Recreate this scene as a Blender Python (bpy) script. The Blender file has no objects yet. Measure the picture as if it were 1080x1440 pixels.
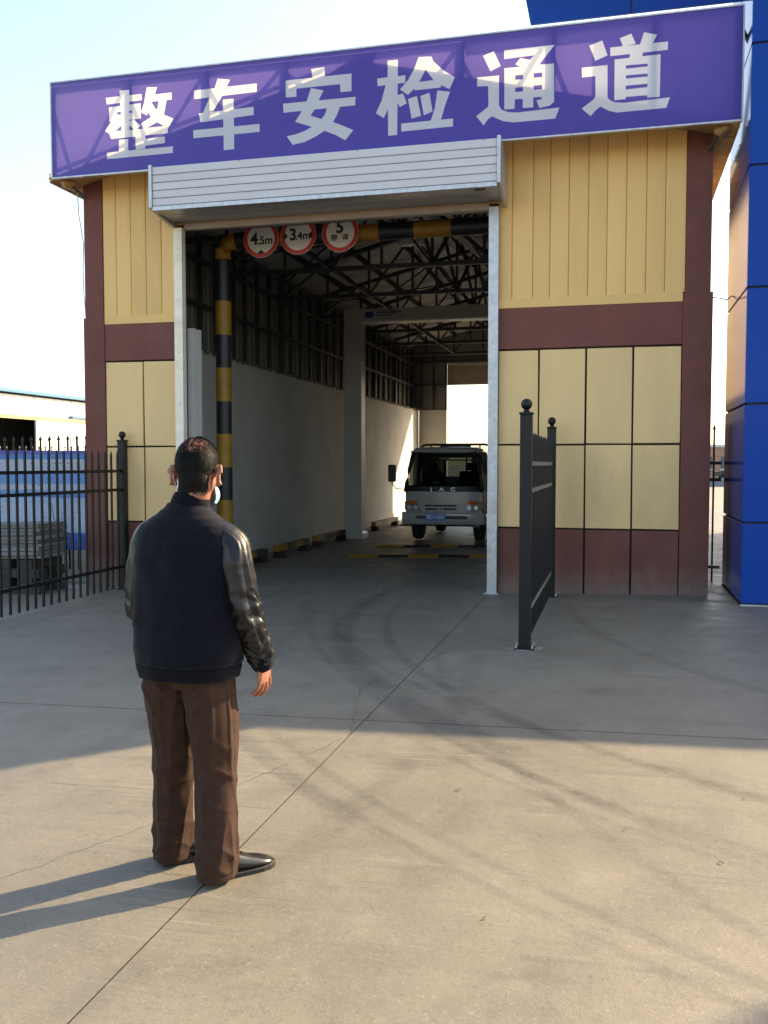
import bpy, bmesh, math, random
from math import sin, cos, pi, radians, sqrt, tan, atan2
from mathutils import Vector, Matrix, Euler, noise
from mathutils.geometry import delaunay_2d_cdt
random.seed(7)
S = bpy.context.scene
COL = S.collection

# ------------------------------------------------------------------ camera
YAW, PITCH, EYE = 14.03, -2.99, 1.6
cam_d = bpy.data.cameras.new('camera')
cam_d.sensor_fit = 'VERTICAL'
cam_d.sensor_height = 24.0
cam_d.lens = 1300.0 / 1440.0 * 24.0
cam_d.clip_start = 0.05
cam_d.clip_end = 3000
cam = bpy.data.objects.new('camera', cam_d)
COL.objects.link(cam)
cam.location = (0, 0, EYE)
cam.rotation_euler = (radians(90 + PITCH), 0, radians(YAW))
S.camera = cam

# ------------------------------------------------------------------ sky and sun
SUN_AZ, SUN_EL = 46.5, 30.5          # azimuth clockwise from +Y
w = bpy.data.worlds.new('World')
S.world = w
w.use_nodes = True
nt = w.node_tree
nt.nodes.clear()
out = nt.nodes.new('ShaderNodeOutputWorld')
bg = nt.nodes.new('ShaderNodeBackground')
sky = nt.nodes.new('ShaderNodeTexSky')
sky.sky_type = 'NISHITA'
sky.sun_disc = False
sky.sun_elevation = radians(SUN_EL)
sky.sun_rotation = radians(SUN_AZ)
sky.air_density = 1.0
sky.dust_density = 2.0
sky.ozone_density = 1.0
bg.inputs['Strength'].default_value = 0.15
nt.links.new(sky.outputs[0], bg.inputs[0])
nt.links.new(bg.outputs[0], out.inputs[0])
sd = bpy.data.lights.new('sun', 'SUN')
sd.energy = 3.7
sd.angle = radians(0.55)
sd.color = (1.0, 0.84, 0.58)
sun = bpy.data.objects.new('sun', sd)
COL.objects.link(sun)
az, el = radians(SUN_AZ), radians(SUN_EL)
to_sun = Vector((sin(az) * cos(el), cos(az) * cos(el), sin(el)))
sun.rotation_euler = to_sun.to_track_quat('Z', 'Y').to_euler()
sun.location = (20, 20, 30)
S.view_settings.view_transform = 'Standard'
S.view_settings.look = 'None'
S.view_settings.exposure = 1.6
S.view_settings.gamma = 1.0
S.view_settings.use_white_balance = True
S.view_settings.white_balance_temperature = 7300
S.view_settings.white_balance_tint = 10
S.view_settings.use_curve_mapping = False
S.render.engine = 'CYCLES'
S.cycles.max_bounces = 8
S.cycles.diffuse_bounces = 5
S.cycles.transparent_max_bounces = 8
S.cycles.caustics_reflective = False
S.cycles.caustics_refractive = False
try:
    S.cycles.use_denoising = True
except Exception:
    pass

# ------------------------------------------------------------------ helpers
def gz(x):
    return 0.02 * (min(max(x, -12.0), 8.0) + 1.5)

def worldmat(o):
    m = o.matrix_basis.copy()
    if o.parent:
        m = worldmat(o.parent) @ o.matrix_parent_inverse @ m
    return m

def set_parent(o, p, local=False):
    o.parent = p
    if not local:
        o.matrix_parent_inverse = worldmat(p).inverted()

def tag(o, label=None, cat=None, group=None, kind=None):
    if label: o['label'] = label
    if cat: o['category'] = cat
    if group: o['group'] = group
    if kind: o['kind'] = kind
    return o

def thing(name, label, cat, loc=(0, 0, 0), rz=0.0, group=None):
    o = bpy.data.objects.new(name, None)
    o.empty_display_size = 0.2
    COL.objects.link(o)
    o.location = loc
    o.rotation_euler = (0, 0, rz)
    return tag(o, label, cat, group)

def link(name, me, m=None, parent=None, local=False, loc=None, rot=None):
    o = bpy.data.objects.new(name, me)
    COL.objects.link(o)
    if loc is not None: o.location = loc
    if rot is not None: o.rotation_euler = rot
    if m is not None and not me.materials:
        me.materials.append(m)
    if parent is not None:
        set_parent(o, parent, local)
    return o

def copy_tree(o, parent=None):
    c = o.copy()
    COL.objects.link(c)
    if parent is not None:
        c.parent = parent
        c.matrix_parent_inverse = o.matrix_parent_inverse.copy()
    for ch in list(o.children):
        copy_tree(ch, c)
    return c

class MB:
    def __init__(s):
        s.v = []; s.f = []
    def add(s, vs, fs):
        b = len(s.v)
        s.v += [tuple(v) for v in vs]
        s.f += [tuple(i + b for i in f) for f in fs]
        return s
    def box(s, x0, x1, y0, y1, z0, z1):
        v = [(x0,y0,z0),(x1,y0,z0),(x1,y1,z0),(x0,y1,z0),(x0,y0,z1),(x1,y0,z1),(x1,y1,z1),(x0,y1,z1)]
        return s.add(v, [(0,3,2,1),(4,5,6,7),(0,1,5,4),(1,2,6,5),(2,3,7,6),(3,0,4,7)])
    def hexa(s, v):
        return s.add(v, [(0,3,2,1),(4,5,6,7),(0,1,5,4),(1,2,6,5),(2,3,7,6),(3,0,4,7)])
    def bar(s, a, b, wd, ht, up=(0, 0, 1)):
        a, b = Vector(a), Vector(b)
        d = (b - a).normalized()
        u = Vector(up)
        if abs(d.dot(u)) > 0.98: u = Vector((0, 1, 0))
        r = d.cross(u).normalized(); u = r.cross(d)
        r = r * wd / 2; u = u * ht / 2
        v = [a-r-u, a+r-u, a+r+u, a-r+u, b-r-u, b+r-u, b+r+u, b-r+u]
        return s.add(v, [(0,1,2,3),(7,6,5,4),(0,4,5,1),(1,5,6,2),(2,6,7,3),(3,7,4,0)])
    def cyl(s, a, b, r0, r1=None, n=12, cap=True):
        if r1 is None: r1 = r0
        a, b = Vector(a), Vector(b)
        d = (b - a).normalized()
        u = Vector((0, 0, 1)) if abs(d.z) < 0.9 else Vector((1, 0, 0))
        r = d.cross(u).normalized(); u = r.cross(d)
        vs = []
        for c, q in ((a, r0), (b, r1)):
            for i in range(n):
                t = 2 * pi * i / n
                vs.append(c + (r * cos(t) + u * sin(t)) * q)
        fs = [(i, (i + 1) % n, n + (i + 1) % n, n + i) for i in range(n)]
        fs = [tuple(reversed(f)) for f in fs]
        if cap:
            fs.append(tuple(range(n))); fs.append(tuple(reversed(range(n, 2 * n))))
        return s.add(vs, fs)
    def tube(s, pts, r, n=8):
        pts = [Vector(p) for p in pts]
        rings = []
        for i, p in enumerate(pts):
            d = (pts[min(i + 1, len(pts) - 1)] - pts[max(i - 1, 0)]).normalized()
            u = Vector((0, 0, 1)) if abs(d.z) < 0.95 else Vector((0, 1, 0))
            a = d.cross(u).normalized(); b = a.cross(d)
            rr = r[i] if isinstance(r, (list, tuple)) else r
            rings.append([p + (a * cos(2 * pi * k / n) + b * sin(2 * pi * k / n)) * rr for k in range(n)])
        return s.loft(rings)
    def loft(s, rings, caps=True, closed=True):
        n = len(rings[0]); b = len(s.v)
        for r in rings: s.v += [tuple(p) for p in r]
        for i in range(len(rings) - 1):
            for k in range(n if closed else n - 1):
                k2 = (k + 1) % n
                s.f.append((b + i*n + k, b + i*n + k2, b + (i+1)*n + k2, b + (i+1)*n + k))
        if caps and closed:
            s.f.append(tuple(b + k for k in reversed(range(n))))
            s.f.append(tuple(b + (len(rings)-1)*n + k for k in range(n)))
        return s
    def ell(s, c, r, n=16, m=10, R=None):
        c = Vector(c); rings = []
        for j in range(1, m):
            ph = -pi/2 + pi * j / m
            ring = []
            for i in range(n):
                t = 2 * pi * i / n
                p = Vector((r[0]*cos(ph)*cos(t), r[1]*cos(ph)*sin(t), r[2]*sin(ph)))
                if R is not None: p = R @ p
                ring.append(c + p)
            rings.append(ring)
        b = len(s.v)
        s.loft(rings, caps=False)
        bot = Vector((0, 0, -r[2])); top = Vector((0, 0, r[2]))
        if R is not None: bot = R @ bot; top = R @ top
        s.v += [tuple(c + bot), tuple(c + top)]
        ib, it = len(s.v) - 2, len(s.v) - 1
        L = b + (m - 2) * n
        for i in range(n):
            s.f.append((b + (i + 1) % n, b + i, ib))
            s.f.append((L + i, L + (i + 1) % n, it))
        return s
    def prism_y(s, poly, y0, y1):          # polygon of (x, z)
        n = len(poly)
        v = [(p[0], y0, p[1]) for p in poly] + [(p[0], y1, p[1]) for p in poly]
        f = [tuple(range(n)), tuple(reversed(range(n, 2*n)))]
        f += [(i, n + i, n + (i+1) % n, (i+1) % n) for i in range(n)]
        return s.add(v, f)
    def prism_x(s, poly, x0, x1):          # polygon of (y, z)
        n = len(poly)
        v = [(x0, p[0], p[1]) for p in poly] + [(x1, p[0], p[1]) for p in poly]
        f = [tuple(reversed(range(n))), tuple(range(n, 2*n))]
        f += [(i, (i+1) % n, n + (i+1) % n, n + i) for i in range(n)]
        return s.add(v, f)
    def mesh(s, name, smooth=False, bevel=0.0, weld=False, angle=None):
        me = bpy.data.meshes.new(name)
        me.from_pydata(s.v, [], s.f)
        bm = bmesh.new(); bm.from_mesh(me)
        if weld: bmesh.ops.remove_doubles(bm, verts=bm.verts, dist=1e-5)
        bmesh.ops.recalc_face_normals(bm, faces=bm.faces)
        if bevel > 0:
            es = [e for e in bm.edges if len(e.link_faces) == 2 and e.calc_face_angle(0) > 0.6]
            bmesh.ops.bevel(bm, geom=es, offset=bevel, segments=1, affect='EDGES', profile=0.5, clamp_overlap=True)
        bm.to_mesh(me); bm.free()
        if smooth:
            for p in me.polygons: p.use_smooth = True
            if angle:
                try: me.set_sharp_from_angle(angle=radians(angle))
                except Exception: pass
        return me
    def build(s, name, m, parent=None, smooth=False, bevel=0.0, local=False, weld=False, angle=None):
        return link(name, s.mesh(name, smooth, bevel, weld, angle), m, parent, local)

# ------------------------------------------------------------------ materials
def hexc(r, g, b):
    f = lambda c: (c/255/12.92) if c/255 <= 0.04045 else ((c/255 + 0.055)/1.055) ** 2.4
    return (f(r), f(g), f(b))

def pm(name, col, rough=0.6, metal=0.0, var=0.12, scale=5.0, bump=0.0, bscale=60.0, spec=0.5,
       stain=0.0, stain_col=(0.05, 0.045, 0.04), rvar=0.0, coat=0.0, stretch=(1, 1, 1), rnd=0.0, sheen=0.0, sub=0.0, splash=0.0):
    m = bpy.data.materials.new(name)
    m.use_nodes = True
    n = m.node_tree.nodes; L = m.node_tree.links
    b = n['Principled BSDF']
    b.inputs['Metallic'].default_value = metal
    b.inputs['Specular IOR Level'].default_value = spec
    b.inputs['Coat Weight'].default_value = coat
    b.inputs['Coat Roughness'].default_value = 0.05
    b.inputs['Sheen Weight'].default_value = sheen
    if sub:
        b.inputs['Subsurface Weight'].default_value = sub
        b.inputs['Subsurface Radius'].default_value = (1.0, 0.35, 0.2)
        b.inputs['Subsurface Scale'].default_value = 0.012
    tc = n.new('ShaderNodeTexCoord')
    mp = n.new('ShaderNodeMapping')
    mp.inputs['Scale'].default_value = stretch
    L.new(tc.outputs['Object'], mp.inputs['Vector'])
    oi = n.new('ShaderNodeObjectInfo')
    ad = n.new('ShaderNodeVectorMath'); ad.operation = 'MULTIPLY_ADD'
    L.new(oi.outputs['Random'], ad.inputs[0])
    ad.inputs[1].default_value = (17.3, 9.1, 23.7)
    L.new(mp.outputs[0], ad.inputs[2])
    vec = ad.outputs[0] if rnd > 0 else mp.outputs[0]
    n1 = n.new('ShaderNodeTexNoise')
    n1.inputs['Scale'].default_value = scale
    n1.inputs['Detail'].default_value = 6
    n1.inputs['Roughness'].default_value = 0.6
    L.new(vec, n1.inputs['Vector'])
    mx = n.new('ShaderNodeMix'); mx.data_type = 'RGBA'
    mx.inputs[6].default_value = (*[max(0, c * (1 - var)) for c in col], 1)
    mx.inputs[7].default_value = (*[min(1, c * (1 + var)) for c in col], 1)
    mr = n.new('ShaderNodeMapRange')
    mr.inputs[1].default_value = 0.3; mr.inputs[2].default_value = 0.7
    L.new(n1.outputs[0], mr.inputs[0])
    L.new(mr.outputs[0], mx.inputs[0])
    cout = mx.outputs[2]
    if rnd > 0:
        hs = n.new('ShaderNodeHueSaturation')
        mr3 = n.new('ShaderNodeMapRange')
        mr3.inputs[3].default_value = 1 - rnd; mr3.inputs[4].default_value = 1 + rnd
        L.new(oi.outputs['Random'], mr3.inputs[0])
        L.new(mr3.outputs[0], hs.inputs['Value'])
        L.new(cout, hs.inputs['Color'])
        cout = hs.outputs[0]
    if stain > 0:
        n2 = n.new('ShaderNodeTexNoise')
        n2.inputs['Scale'].default_value = scale * 0.45
        n2.inputs['Detail'].default_value = 9
        n2.inputs['Roughness'].default_value = 0.7
        n2.inputs['Distortion'].default_value = 0.6
        L.new(vec, n2.inputs['Vector'])
        r2 = n.new('ShaderNodeMapRange')
        r2.inputs[1].default_value = 0.5; r2.inputs[2].default_value = 0.72
        r2.inputs[4].default_value = stain
        L.new(n2.outputs[0], r2.inputs[0])
        m2 = n.new('ShaderNodeMix'); m2.data_type = 'RGBA'
        L.new(r2.outputs[0], m2.inputs[0])
        L.new(cout, m2.inputs[6])
        m2.inputs[7].default_value = (*stain_col, 1)
        cout = m2.outputs[2]
    if splash > 0:
        sp = n.new('ShaderNodeSeparateXYZ'); L.new(tc.outputs['Object'], sp.inputs[0])
        n4 = n.new('ShaderNodeTexNoise'); n4.inputs['Scale'].default_value = 7.0; n4.inputs['Detail'].default_value = 8; n4.inputs['Roughness'].default_value = 0.75
        L.new(tc.outputs['Object'], n4.inputs['Vector'])
        ma = n.new('ShaderNodeMath'); ma.operation = 'MULTIPLY_ADD'; L.new(n4.outputs[0], ma.inputs[0]); ma.inputs[1].default_value = -0.75; L.new(sp.outputs[2], ma.inputs[2])
        r4 = n.new('ShaderNodeMapRange'); r4.inputs[1].default_value = 0.02; r4.inputs[2].default_value = -0.42; r4.inputs[4].default_value = splash
        L.new(ma.outputs[0], r4.inputs[0])
        m4 = n.new('ShaderNodeMix'); m4.data_type = 'RGBA'; L.new(r4.outputs[0], m4.inputs[0]); L.new(cout, m4.inputs[6]); m4.inputs[7].default_value = (0.24, 0.205, 0.165, 1)
        cout = m4.outputs[2]
    L.new(cout, b.inputs['Base Color'])
    if rvar > 0:
        r3 = n.new('ShaderNodeMapRange')
        r3.inputs[3].default_value = max(0.02, rough - rvar); r3.inputs[4].default_value = min(1, rough + rvar)
        L.new(n1.outputs[0], r3.inputs[0])
        L.new(r3.outputs[0], b.inputs['Roughness'])
    else:
        b.inputs['Roughness'].default_value = rough
    if bump > 0:
        n3 = n.new('ShaderNodeTexNoise')
        n3.inputs['Scale'].default_value = bscale
        n3.inputs['Detail'].default_value = 5
        L.new(vec, n3.inputs['Vector'])
        bp = n.new('ShaderNodeBump')
        bp.inputs['Strength'].default_value = bump
        bp.inputs['Distance'].default_value = 0.01
        L.new(n3.outputs[0], bp.inputs['Height'])
        L.new(bp.outputs[0], b.inputs['Normal'])
    return m

M = {}
M['yellow'] = pm('buff_render', hexc(238, 200, 142), 0.75, var=0.06, scale=2.2, bump=0.25, bscale=70, stain=0.20, stain_col=(0.30, 0.21, 0.12), stretch=(1, 1, 0.3), rnd=0.05)
M['yellowclad'] = pm('buff_cladding', hexc(238, 192, 118), 0.5, var=0.05, scale=1.5, bump=0.06, bscale=9, stain=0.26, stain_col=(0.28, 0.17, 0.075), stretch=(1, 1, 0.22), rnd=0.06)
M['brown'] = pm('maroon_render', hexc(118, 68, 58), 0.75, var=0.14, scale=2.5, bump=0.3, bscale=80, stain=0.22, stain_col=(0.16, 0.11, 0.10), rnd=0.05, splash=0.6)
M['joint'] = pm('joint_paint', (0.022, 0.014, 0.012), 0.8)
M['plaster'] = pm('grey_plaster', (0.66, 0.64, 0.60), 0.85, var=0.10, scale=1.2, bump=0.25, bscale=50, stain=0.18, stain_col=(0.28, 0.27, 0.25))
M['rough_edge'] = pm('raw_mortar', (0.16, 0.14, 0.12), 0.9, var=0.3, scale=20, bump=0.6, bscale=40)
M['galv'] = pm('galvanised_steel', (0.50, 0.51, 0.53), 0.42, metal=0.55, var=0.22, scale=14, rvar=0.12, stain=0.35, stain_col=(0.66, 0.63, 0.58))
M['jamb_pale'] = pm('pale_warm_jamb', (0.95, 0.83, 0.66), 0.5, var=0.10, scale=6, stain=0.4, stain_col=(0.45, 0.40, 0.33))  # warm pale colour, left door jamb only
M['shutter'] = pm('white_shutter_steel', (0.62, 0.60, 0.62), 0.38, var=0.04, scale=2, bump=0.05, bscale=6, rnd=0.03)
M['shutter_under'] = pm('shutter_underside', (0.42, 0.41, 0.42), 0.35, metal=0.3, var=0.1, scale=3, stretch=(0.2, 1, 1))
M['soffit'] = pm('beige_soffit', hexc(196, 160, 108), 0.6, var=0.12, scale=3, stain=0.3, stain_col=(0.12, 0.08, 0.05), rnd=0.08)
M['roof'] = pm('roof_sheet', (0.62, 0.61, 0.58), 0.42, metal=0.1, var=0.15, scale=2.0, rvar=0.1, rnd=0.06)
M['steel'] = pm('dark_primer_steel', (0.045, 0.047, 0.055), 0.55, var=0.25, scale=8, rvar=0.1)
M['steel2'] = pm('grey_steel_stud', (0.10, 0.105, 0.115), 0.5, var=0.2, scale=8)
M['wallsheet'] = pm('inner_wall_sheet', (0.21, 0.205, 0.20), 0.5, var=0.12, scale=2, rnd=0.07)
M['ironblack'] = pm('black_fence_paint', (0.006, 0.0065, 0.007), 0.45, var=0.3, scale=12, rvar=0.12, stain=0.15, stain_col=(0.022, 0.020, 0.018), spec=0.35)
M['blue'] = pm('blue_composite_panel', (0.009, 0.062, 0.33), 0.12, var=0.05, scale=0.8, spec=0.07, rnd=0.03)
M['bluejoint'] = pm('panel_sealant', (0.012, 0.018, 0.035), 0.7)
M['white'] = pm('white_paint', (0.72, 0.72, 0.70), 0.5, var=0.06, scale=3, stain=0.1, stain_col=(0.4, 0.38, 0.35))
M['ywarn'] = pm('warning_yellow', (0.30, 0.155, 0.012), 0.5, var=0.2, scale=9, stain=0.3, stain_col=(0.10, 0.07, 0.03))
M['kwarn'] = pm('warning_black', (0.012, 0.013, 0.016), 0.45, var=0.3, scale=9)
M['red'] = pm('sign_red', (0.52, 0.035, 0.025), 0.4, var=0.08)
M['signwhite'] = pm('sign_white', (0.70, 0.71, 0.70), 0.4, var=0.04)
M['ink'] = pm('sign_ink', (0.008, 0.008, 0.010), 0.5)
M['rubber'] = pm('rubber', (0.014, 0.014, 0.015), 0.8, var=0.3, bump=0.3)
M['cable'] = pm('cable', (0.05, 0.05, 0.055), 0.6)

def concrete():
    m = bpy.data.materials.new('worn_concrete')
    m.use_nodes = True
    n = m.node_tree.nodes; L = m.node_tree.links
    b = n['Principled BSDF']
    tc = n.new('ShaderNodeTexCoord')
    oi = n.new('ShaderNodeObjectInfo')
    def N(scale, det=8, rg=0.6, dist=0.0, st=(1, 1, 1), rot=0.0):
        mp = n.new('ShaderNodeMapping')
        mp.inputs['Scale'].default_value = st
        mp.inputs['Rotation'].default_value = (0, 0, rot)
        L.new(tc.outputs['Object'], mp.inputs['Vector'])
        t = n.new('ShaderNodeTexNoise')
        t.inputs['Scale'].default_value = scale; t.inputs['Detail'].default_value = det
        t.inputs['Roughness'].default_value = rg; t.inputs['Distortion'].default_value = dist
        L.new(mp.outputs[0], t.inputs['Vector'])
        return t.outputs[0]
    def R(x, a, c, lo=0.0, hi=1.0):
        r = n.new('ShaderNodeMapRange')
        r.interpolation_type = 'SMOOTHSTEP'
        r.inputs[1].default_value = a; r.inputs[2].default_value = c
        r.inputs[3].default_value = lo; r.inputs[4].default_value = hi
        L.new(x, r.inputs[0]); return r.outputs[0]
    def mul(a, c):
        k = n.new('ShaderNodeMath'); k.operation = 'MULTIPLY'
        for i, q in enumerate((a, c)):
            if isinstance(q, (int, float)): k.inputs[i].default_value = q
            else: L.new(q, k.inputs[i])
        return k.outputs[0]
    def mix(f, a, c):
        k = n.new('ShaderNodeMix'); k.data_type = 'RGBA'
        if isinstance(f, (int, float)): k.inputs[0].default_value = f
        else: L.new(f, k.inputs[0])
        for i, q in ((6, a), (7, c)):
            if isinstance(q, tuple): k.inputs[i].default_value = (*q, 1)
            else: L.new(q, k.inputs[i])
        return k.outputs[2]
    base = mix(R(N(0.55, 6), 0.35, 0.68), (0.216, 0.188, 0.144), (0.263, 0.229, 0.176))
    base = mix(mul(R(N(2.4, 9, 0.68, 0.4), 0.46, 0.72), 0.62), base, (0.152, 0.131, 0.102))
    base = mix(mul(R(N(9, 8, 0.7), 0.52, 0.75), 0.50), base, (0.298, 0.266, 0.210))
    # broom and wheel streaks across the yard
    base = mix(mul(R(N(1.0, 7, 0.7, 0.2, (0.5, 5.0, 1), radians(-28)), 0.52, 0.74), 0.42), base, (0.142, 0.125, 0.099))
    base = mix(mul(R(N(1.6, 6, 0.7, 0.2, (7.0, 0.45, 1), radians(8)), 0.55, 0.78), 0.22), base, (0.156, 0.137, 0.110))
    base = mix(mul(R(N(150, 3, 0.7), 0.60, 0.74), 0.45), base, (0.123, 0.106, 0.083))
    base = mix(mul(R(N(240, 2, 0.6), 0.62, 0.74), 0.35), base, (0.337, 0.307, 0.248))
    base = mix(mul(R(N(0.33, 5, 0.62, 0.3), 0.44, 0.66), 0.26), base, (0.158, 0.138, 0.112))
    base = mix(mul(R(N(0.9, 8, 0.72, 0.8, (1, 0.55, 1), 0.5), 0.55, 0.70), 0.16), base, (0.145, 0.128, 0.105))
    # fine scratches and drag marks, grit, small chips
    for rot_, thr, amt_, col_ in ((-33, 0.57, 0.75, (0.13, 0.115, 0.095)), (-24, 0.58, 0.60, (0.33, 0.30, 0.25)), (12, 0.60, 0.50, (0.14, 0.125, 0.105)), (-52, 0.60, 0.50, (0.135, 0.12, 0.10))):
        f_ = R(N(2.2, 4, 0.6, 0.12, (0.55, 16.0, 1), radians(rot_)), thr, thr + 0.10)
        base = mix(mul(mul(f_, R(N(0.8, 4, 0.6), 0.45, 0.62)), amt_), base, col_)
    base = mix(mul(R(N(45, 5, 0.75), 0.54, 0.70), 0.70), base, (0.135, 0.118, 0.095))
    base = mix(mul(R(N(70, 4, 0.7, 0, (1, 1, 1), 1.0), 0.56, 0.70), 0.62), base, (0.36, 0.33, 0.275))
    # curved tyre scrubs leaving the doorway
    sx = n.new('ShaderNodeSeparateXYZ'); L.new(tc.outputs['Object'], sx.inputs[0])
    wob = N(0.6, 3)
    lx = n.new('ShaderNodeMath'); lx.operation = 'SUBTRACT'; L.new(sx.outputs[0], lx.inputs[0]); lx.inputs[1].default_value = -3.3
    lx2 = n.new('ShaderNodeMath'); lx2.operation = 'ABSOLUTE'; L.new(lx.outputs[0], lx2.inputs[0])
    lane = mul(R(lx2.outputs[0], 3.0, 0.8), R(sx.outputs[1], 5.0, 10.5))
    lane = mul(lane, R(N(1.1, 6, 0.65), 0.25, 0.6, 0.45, 1.0))
    base = mix(mul(lane, 0.62), base, (0.105, 0.097, 0.085))  # lane darkens towards the doorway: tyre dirt plus shade painted into the colour
    def arc(cx, cy, rad, wd, amt, lo, hi):
        nonlocal base
        v = n.new('ShaderNodeVectorMath'); v.operation = 'DISTANCE'
        cmb = n.new('ShaderNodeCombineXYZ')
        L.new(sx.outputs[0], cmb.inputs[0]); L.new(sx.outputs[1], cmb.inputs[1])
        L.new(cmb.outputs[0], v.inputs[0]); v.inputs[1].default_value = (cx, cy, 0)
        s1 = n.new('ShaderNodeMath'); s1.operation = 'SUBTRACT'
        L.new(v.outputs['Value'], s1.inputs[0]); s1.inputs[1].default_value = rad
        s2 = n.new('ShaderNodeMath'); s2.operation = 'ABSOLUTE'; L.new(s1.outputs[0], s2.inputs[0])
        f = R(s2.outputs[0], wd, wd * 0.25)
        f = mul(f, R(N(1.3, 6, 0.7, 0.3, (0.4, 2.6, 1), radians(-30)), 0.28, 0.58))
        f = mul(f, R(N(22, 4, 0.7, 0, (1, 1, 1)), 0.35, 0.6, 0.5, 1))
        f = mul(f, R(sx.outputs[1], lo, lo + 0.8)); f = mul(f, R(sx.outputs[1], hi, hi - 1.5))
        base = mix(mul(f, amt), base, (0.065, 0.057, 0.048))
    for cx, cy, rad, wd, amt, lo, hi in ((5.0, 10.5, 7.8, 0.17, 0.62, 4.6, 12.5), (5.0, 10.5, 9.25, 0.15, 0.45, 4.8, 12.5), (5.15, 10.6, 7.55, 0.07, 0.5, 3.6, 12), (4.6, 10.2, 8.5, 0.07, 0.4, 3.4, 12), (6.5, 11.0, 7.0, 0.08, 0.4, 2.5, 11), (5.0, 10.5, 7.95, 0.05, 0.35, 2.4, 6.5), (5.0, 10.5, 8.12, 0.04, 0.30, 2.0, 6.0), (6.2, 11.5, 10.35, 0.05, 0.35, 1.2, 6.0), (6.2, 11.5, 10.5, 0.04, 0.3, 1.2, 6.0),
                                         (7.6, 12.5, 11.2, 0.06, 0.35, 0.5, 10), (5.6, 12.0, 8.9, 0.06, 0.35, 2.0, 11),
                                         (-14.0, 6.0, 13.0, 0.12, 0.25, 1.0, 12), (-16.5, 6.0, 13.7, 0.12, 0.22, 1.0, 12),
                                         (9.0, 9.5, 10.6, 0.06, 0.30, 1.0, 9)):
        arc(cx, cy, rad, wd, amt, lo, hi)
    hs = n.new('ShaderNodeHueSaturation')
    mr = n.new('ShaderNodeMapRange'); mr.inputs[3].default_value = 0.83; mr.inputs[4].default_value = 0.90
    L.new(oi.outputs['Random'], mr.inputs[0]); L.new(mr.outputs[0], hs.inputs['Value']); L.new(base, hs.inputs['Color'])
    L.new(hs.outputs[0], b.inputs['Base Color'])
    L.new(R(N(3, 6), 0.3, 0.7, 0.46, 0.66), b.inputs['Roughness'])
    b.inputs['Specular IOR Level'].default_value = 0.5
    bp = n.new('ShaderNodeBump'); bp.inputs['Strength'].default_value = 0.6; bp.inputs['Distance'].default_value = 0.006
    ad = n.new('ShaderNodeMath'); ad.operation = 'MULTIPLY_ADD'
    L.new(N(160, 4, 0.7), ad.inputs[0]); ad.inputs[1].default_value = 0.5; L.new(N(14, 6, 0.7), ad.inputs[2])
    L.new(ad.outputs[0], bp.inputs['Height'])
    L.new(bp.outputs[0], b.inputs['Normal'])
    return m
M['concrete'] = concrete()
M['yardfar'] = pm('far_yard', (0.22, 0.195, 0.155), 0.85, var=0.15, scale=0.15, bump=0.2, bscale=10, stain=0.2, stain_col=(0.20, 0.18, 0.15))

# ------------------------------------------------------------------ ground
gx = [-600, -12, -6, -1.5, 8, 600]
gy = [-200, 0, 33, 700]
mb = MB()
vs = [(x, y, gz(x) - 0.014) for y in gy for x in gx]
nx = len(gx)
mb.add(vs, [(j*nx+i, j*nx+i+1, (j+1)*nx+i+1, (j+1)*nx+i) for j in range(len(gy)-1) for i in range(nx-1)])
ground = mb.build('ground', M['yardfar'])
tag(ground, 'pale worn concrete yard reaching to the horizon', None, kind='structure')
SX = [-12.0, -6.0, -1.5, 3.0, 7.9]
SYs = [-5.5, 0.0, 5.5, 11.0, 16.5, 22.0, 27.5, 33.0]
for i in range(len(SX) - 1):
    for j in range(len(SYs) - 1):
        g = 0.003
        x0, x1, y0, y1 = SX[i] + g, SX[i+1] - g, SYs[j] + g, SYs[j+1] - g
        c = 0.0008
        P = lambda x, y, dz: (x, y, gz(x) + dz)
        v = [P(x0,y0,-.02), P(x1,y0,-.02), P(x1,y1,-.02), P(x0,y1,-.02),
             P(x0,y0,-c), P(x1,y0,-c), P(x1,y1,-c), P(x0,y1,-c),
             P(x0+c,y0+c,0), P(x1-c,y0+c,0), P(x1-c,y1-c,0), P(x0+c,y1-c,0)]
        f = [(0,1,5,4),(1,2,6,5),(2,3,7,6),(3,0,4,7),(4,5,9,8),(5,6,10,9),(6,7,11,10),(7,4,8,11),(8,9,10,11)]
        MB().add(v, f).build('concrete_slab', M['concrete'], ground)
for x in SX[1:-1]:
    mb = MB(); mb.add([(x + a, y, gz(x) + 0.0008) for a, y in ((-.0021, -5.4), (.0021, -5.4), (.0021, 32.9), (-.0021, 32.9))], [(0, 1, 2, 3)])
    mb.build('joint_filler', M['joint'], ground)
for y in SYs[1:-1]:
    mb = MB()
    for a, b in zip(SX[:-1], SX[1:]):
        mb.add([(a, y - .0021, gz(a) + .0012), (b, y - .0021, gz(b) + .0012), (b, y + .0021, gz(b) + .0012), (a, y + .0021, gz(a) + .0012)], [(0, 1, 2, 3)])
    mb.build('joint_filler', M['joint'], ground)
def crack(pts, wd):
    mb = MB(); n = len(pts); vs = []
    for i, p in enumerate(pts):
        a = Vector(pts[max(i-1, 0)]); b = Vector(pts[min(i+1, n-1)])
        d = (b - a).normalized(); q = Vector((-d.y, d.x)) * wd * random.uniform(0.4, 1.0)
        for s in (-1, 1):
            x, y = p[0] + q.x*s, p[1] + q.y*s
            vs.append((x, y, gz(x) + 0.003))
    mb.add(vs, [(2*i, 2*i+2, 2*i+3, 2*i+1) for i in range(n-1)])
    mb.build('crack', M['joint'], ground)
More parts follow.
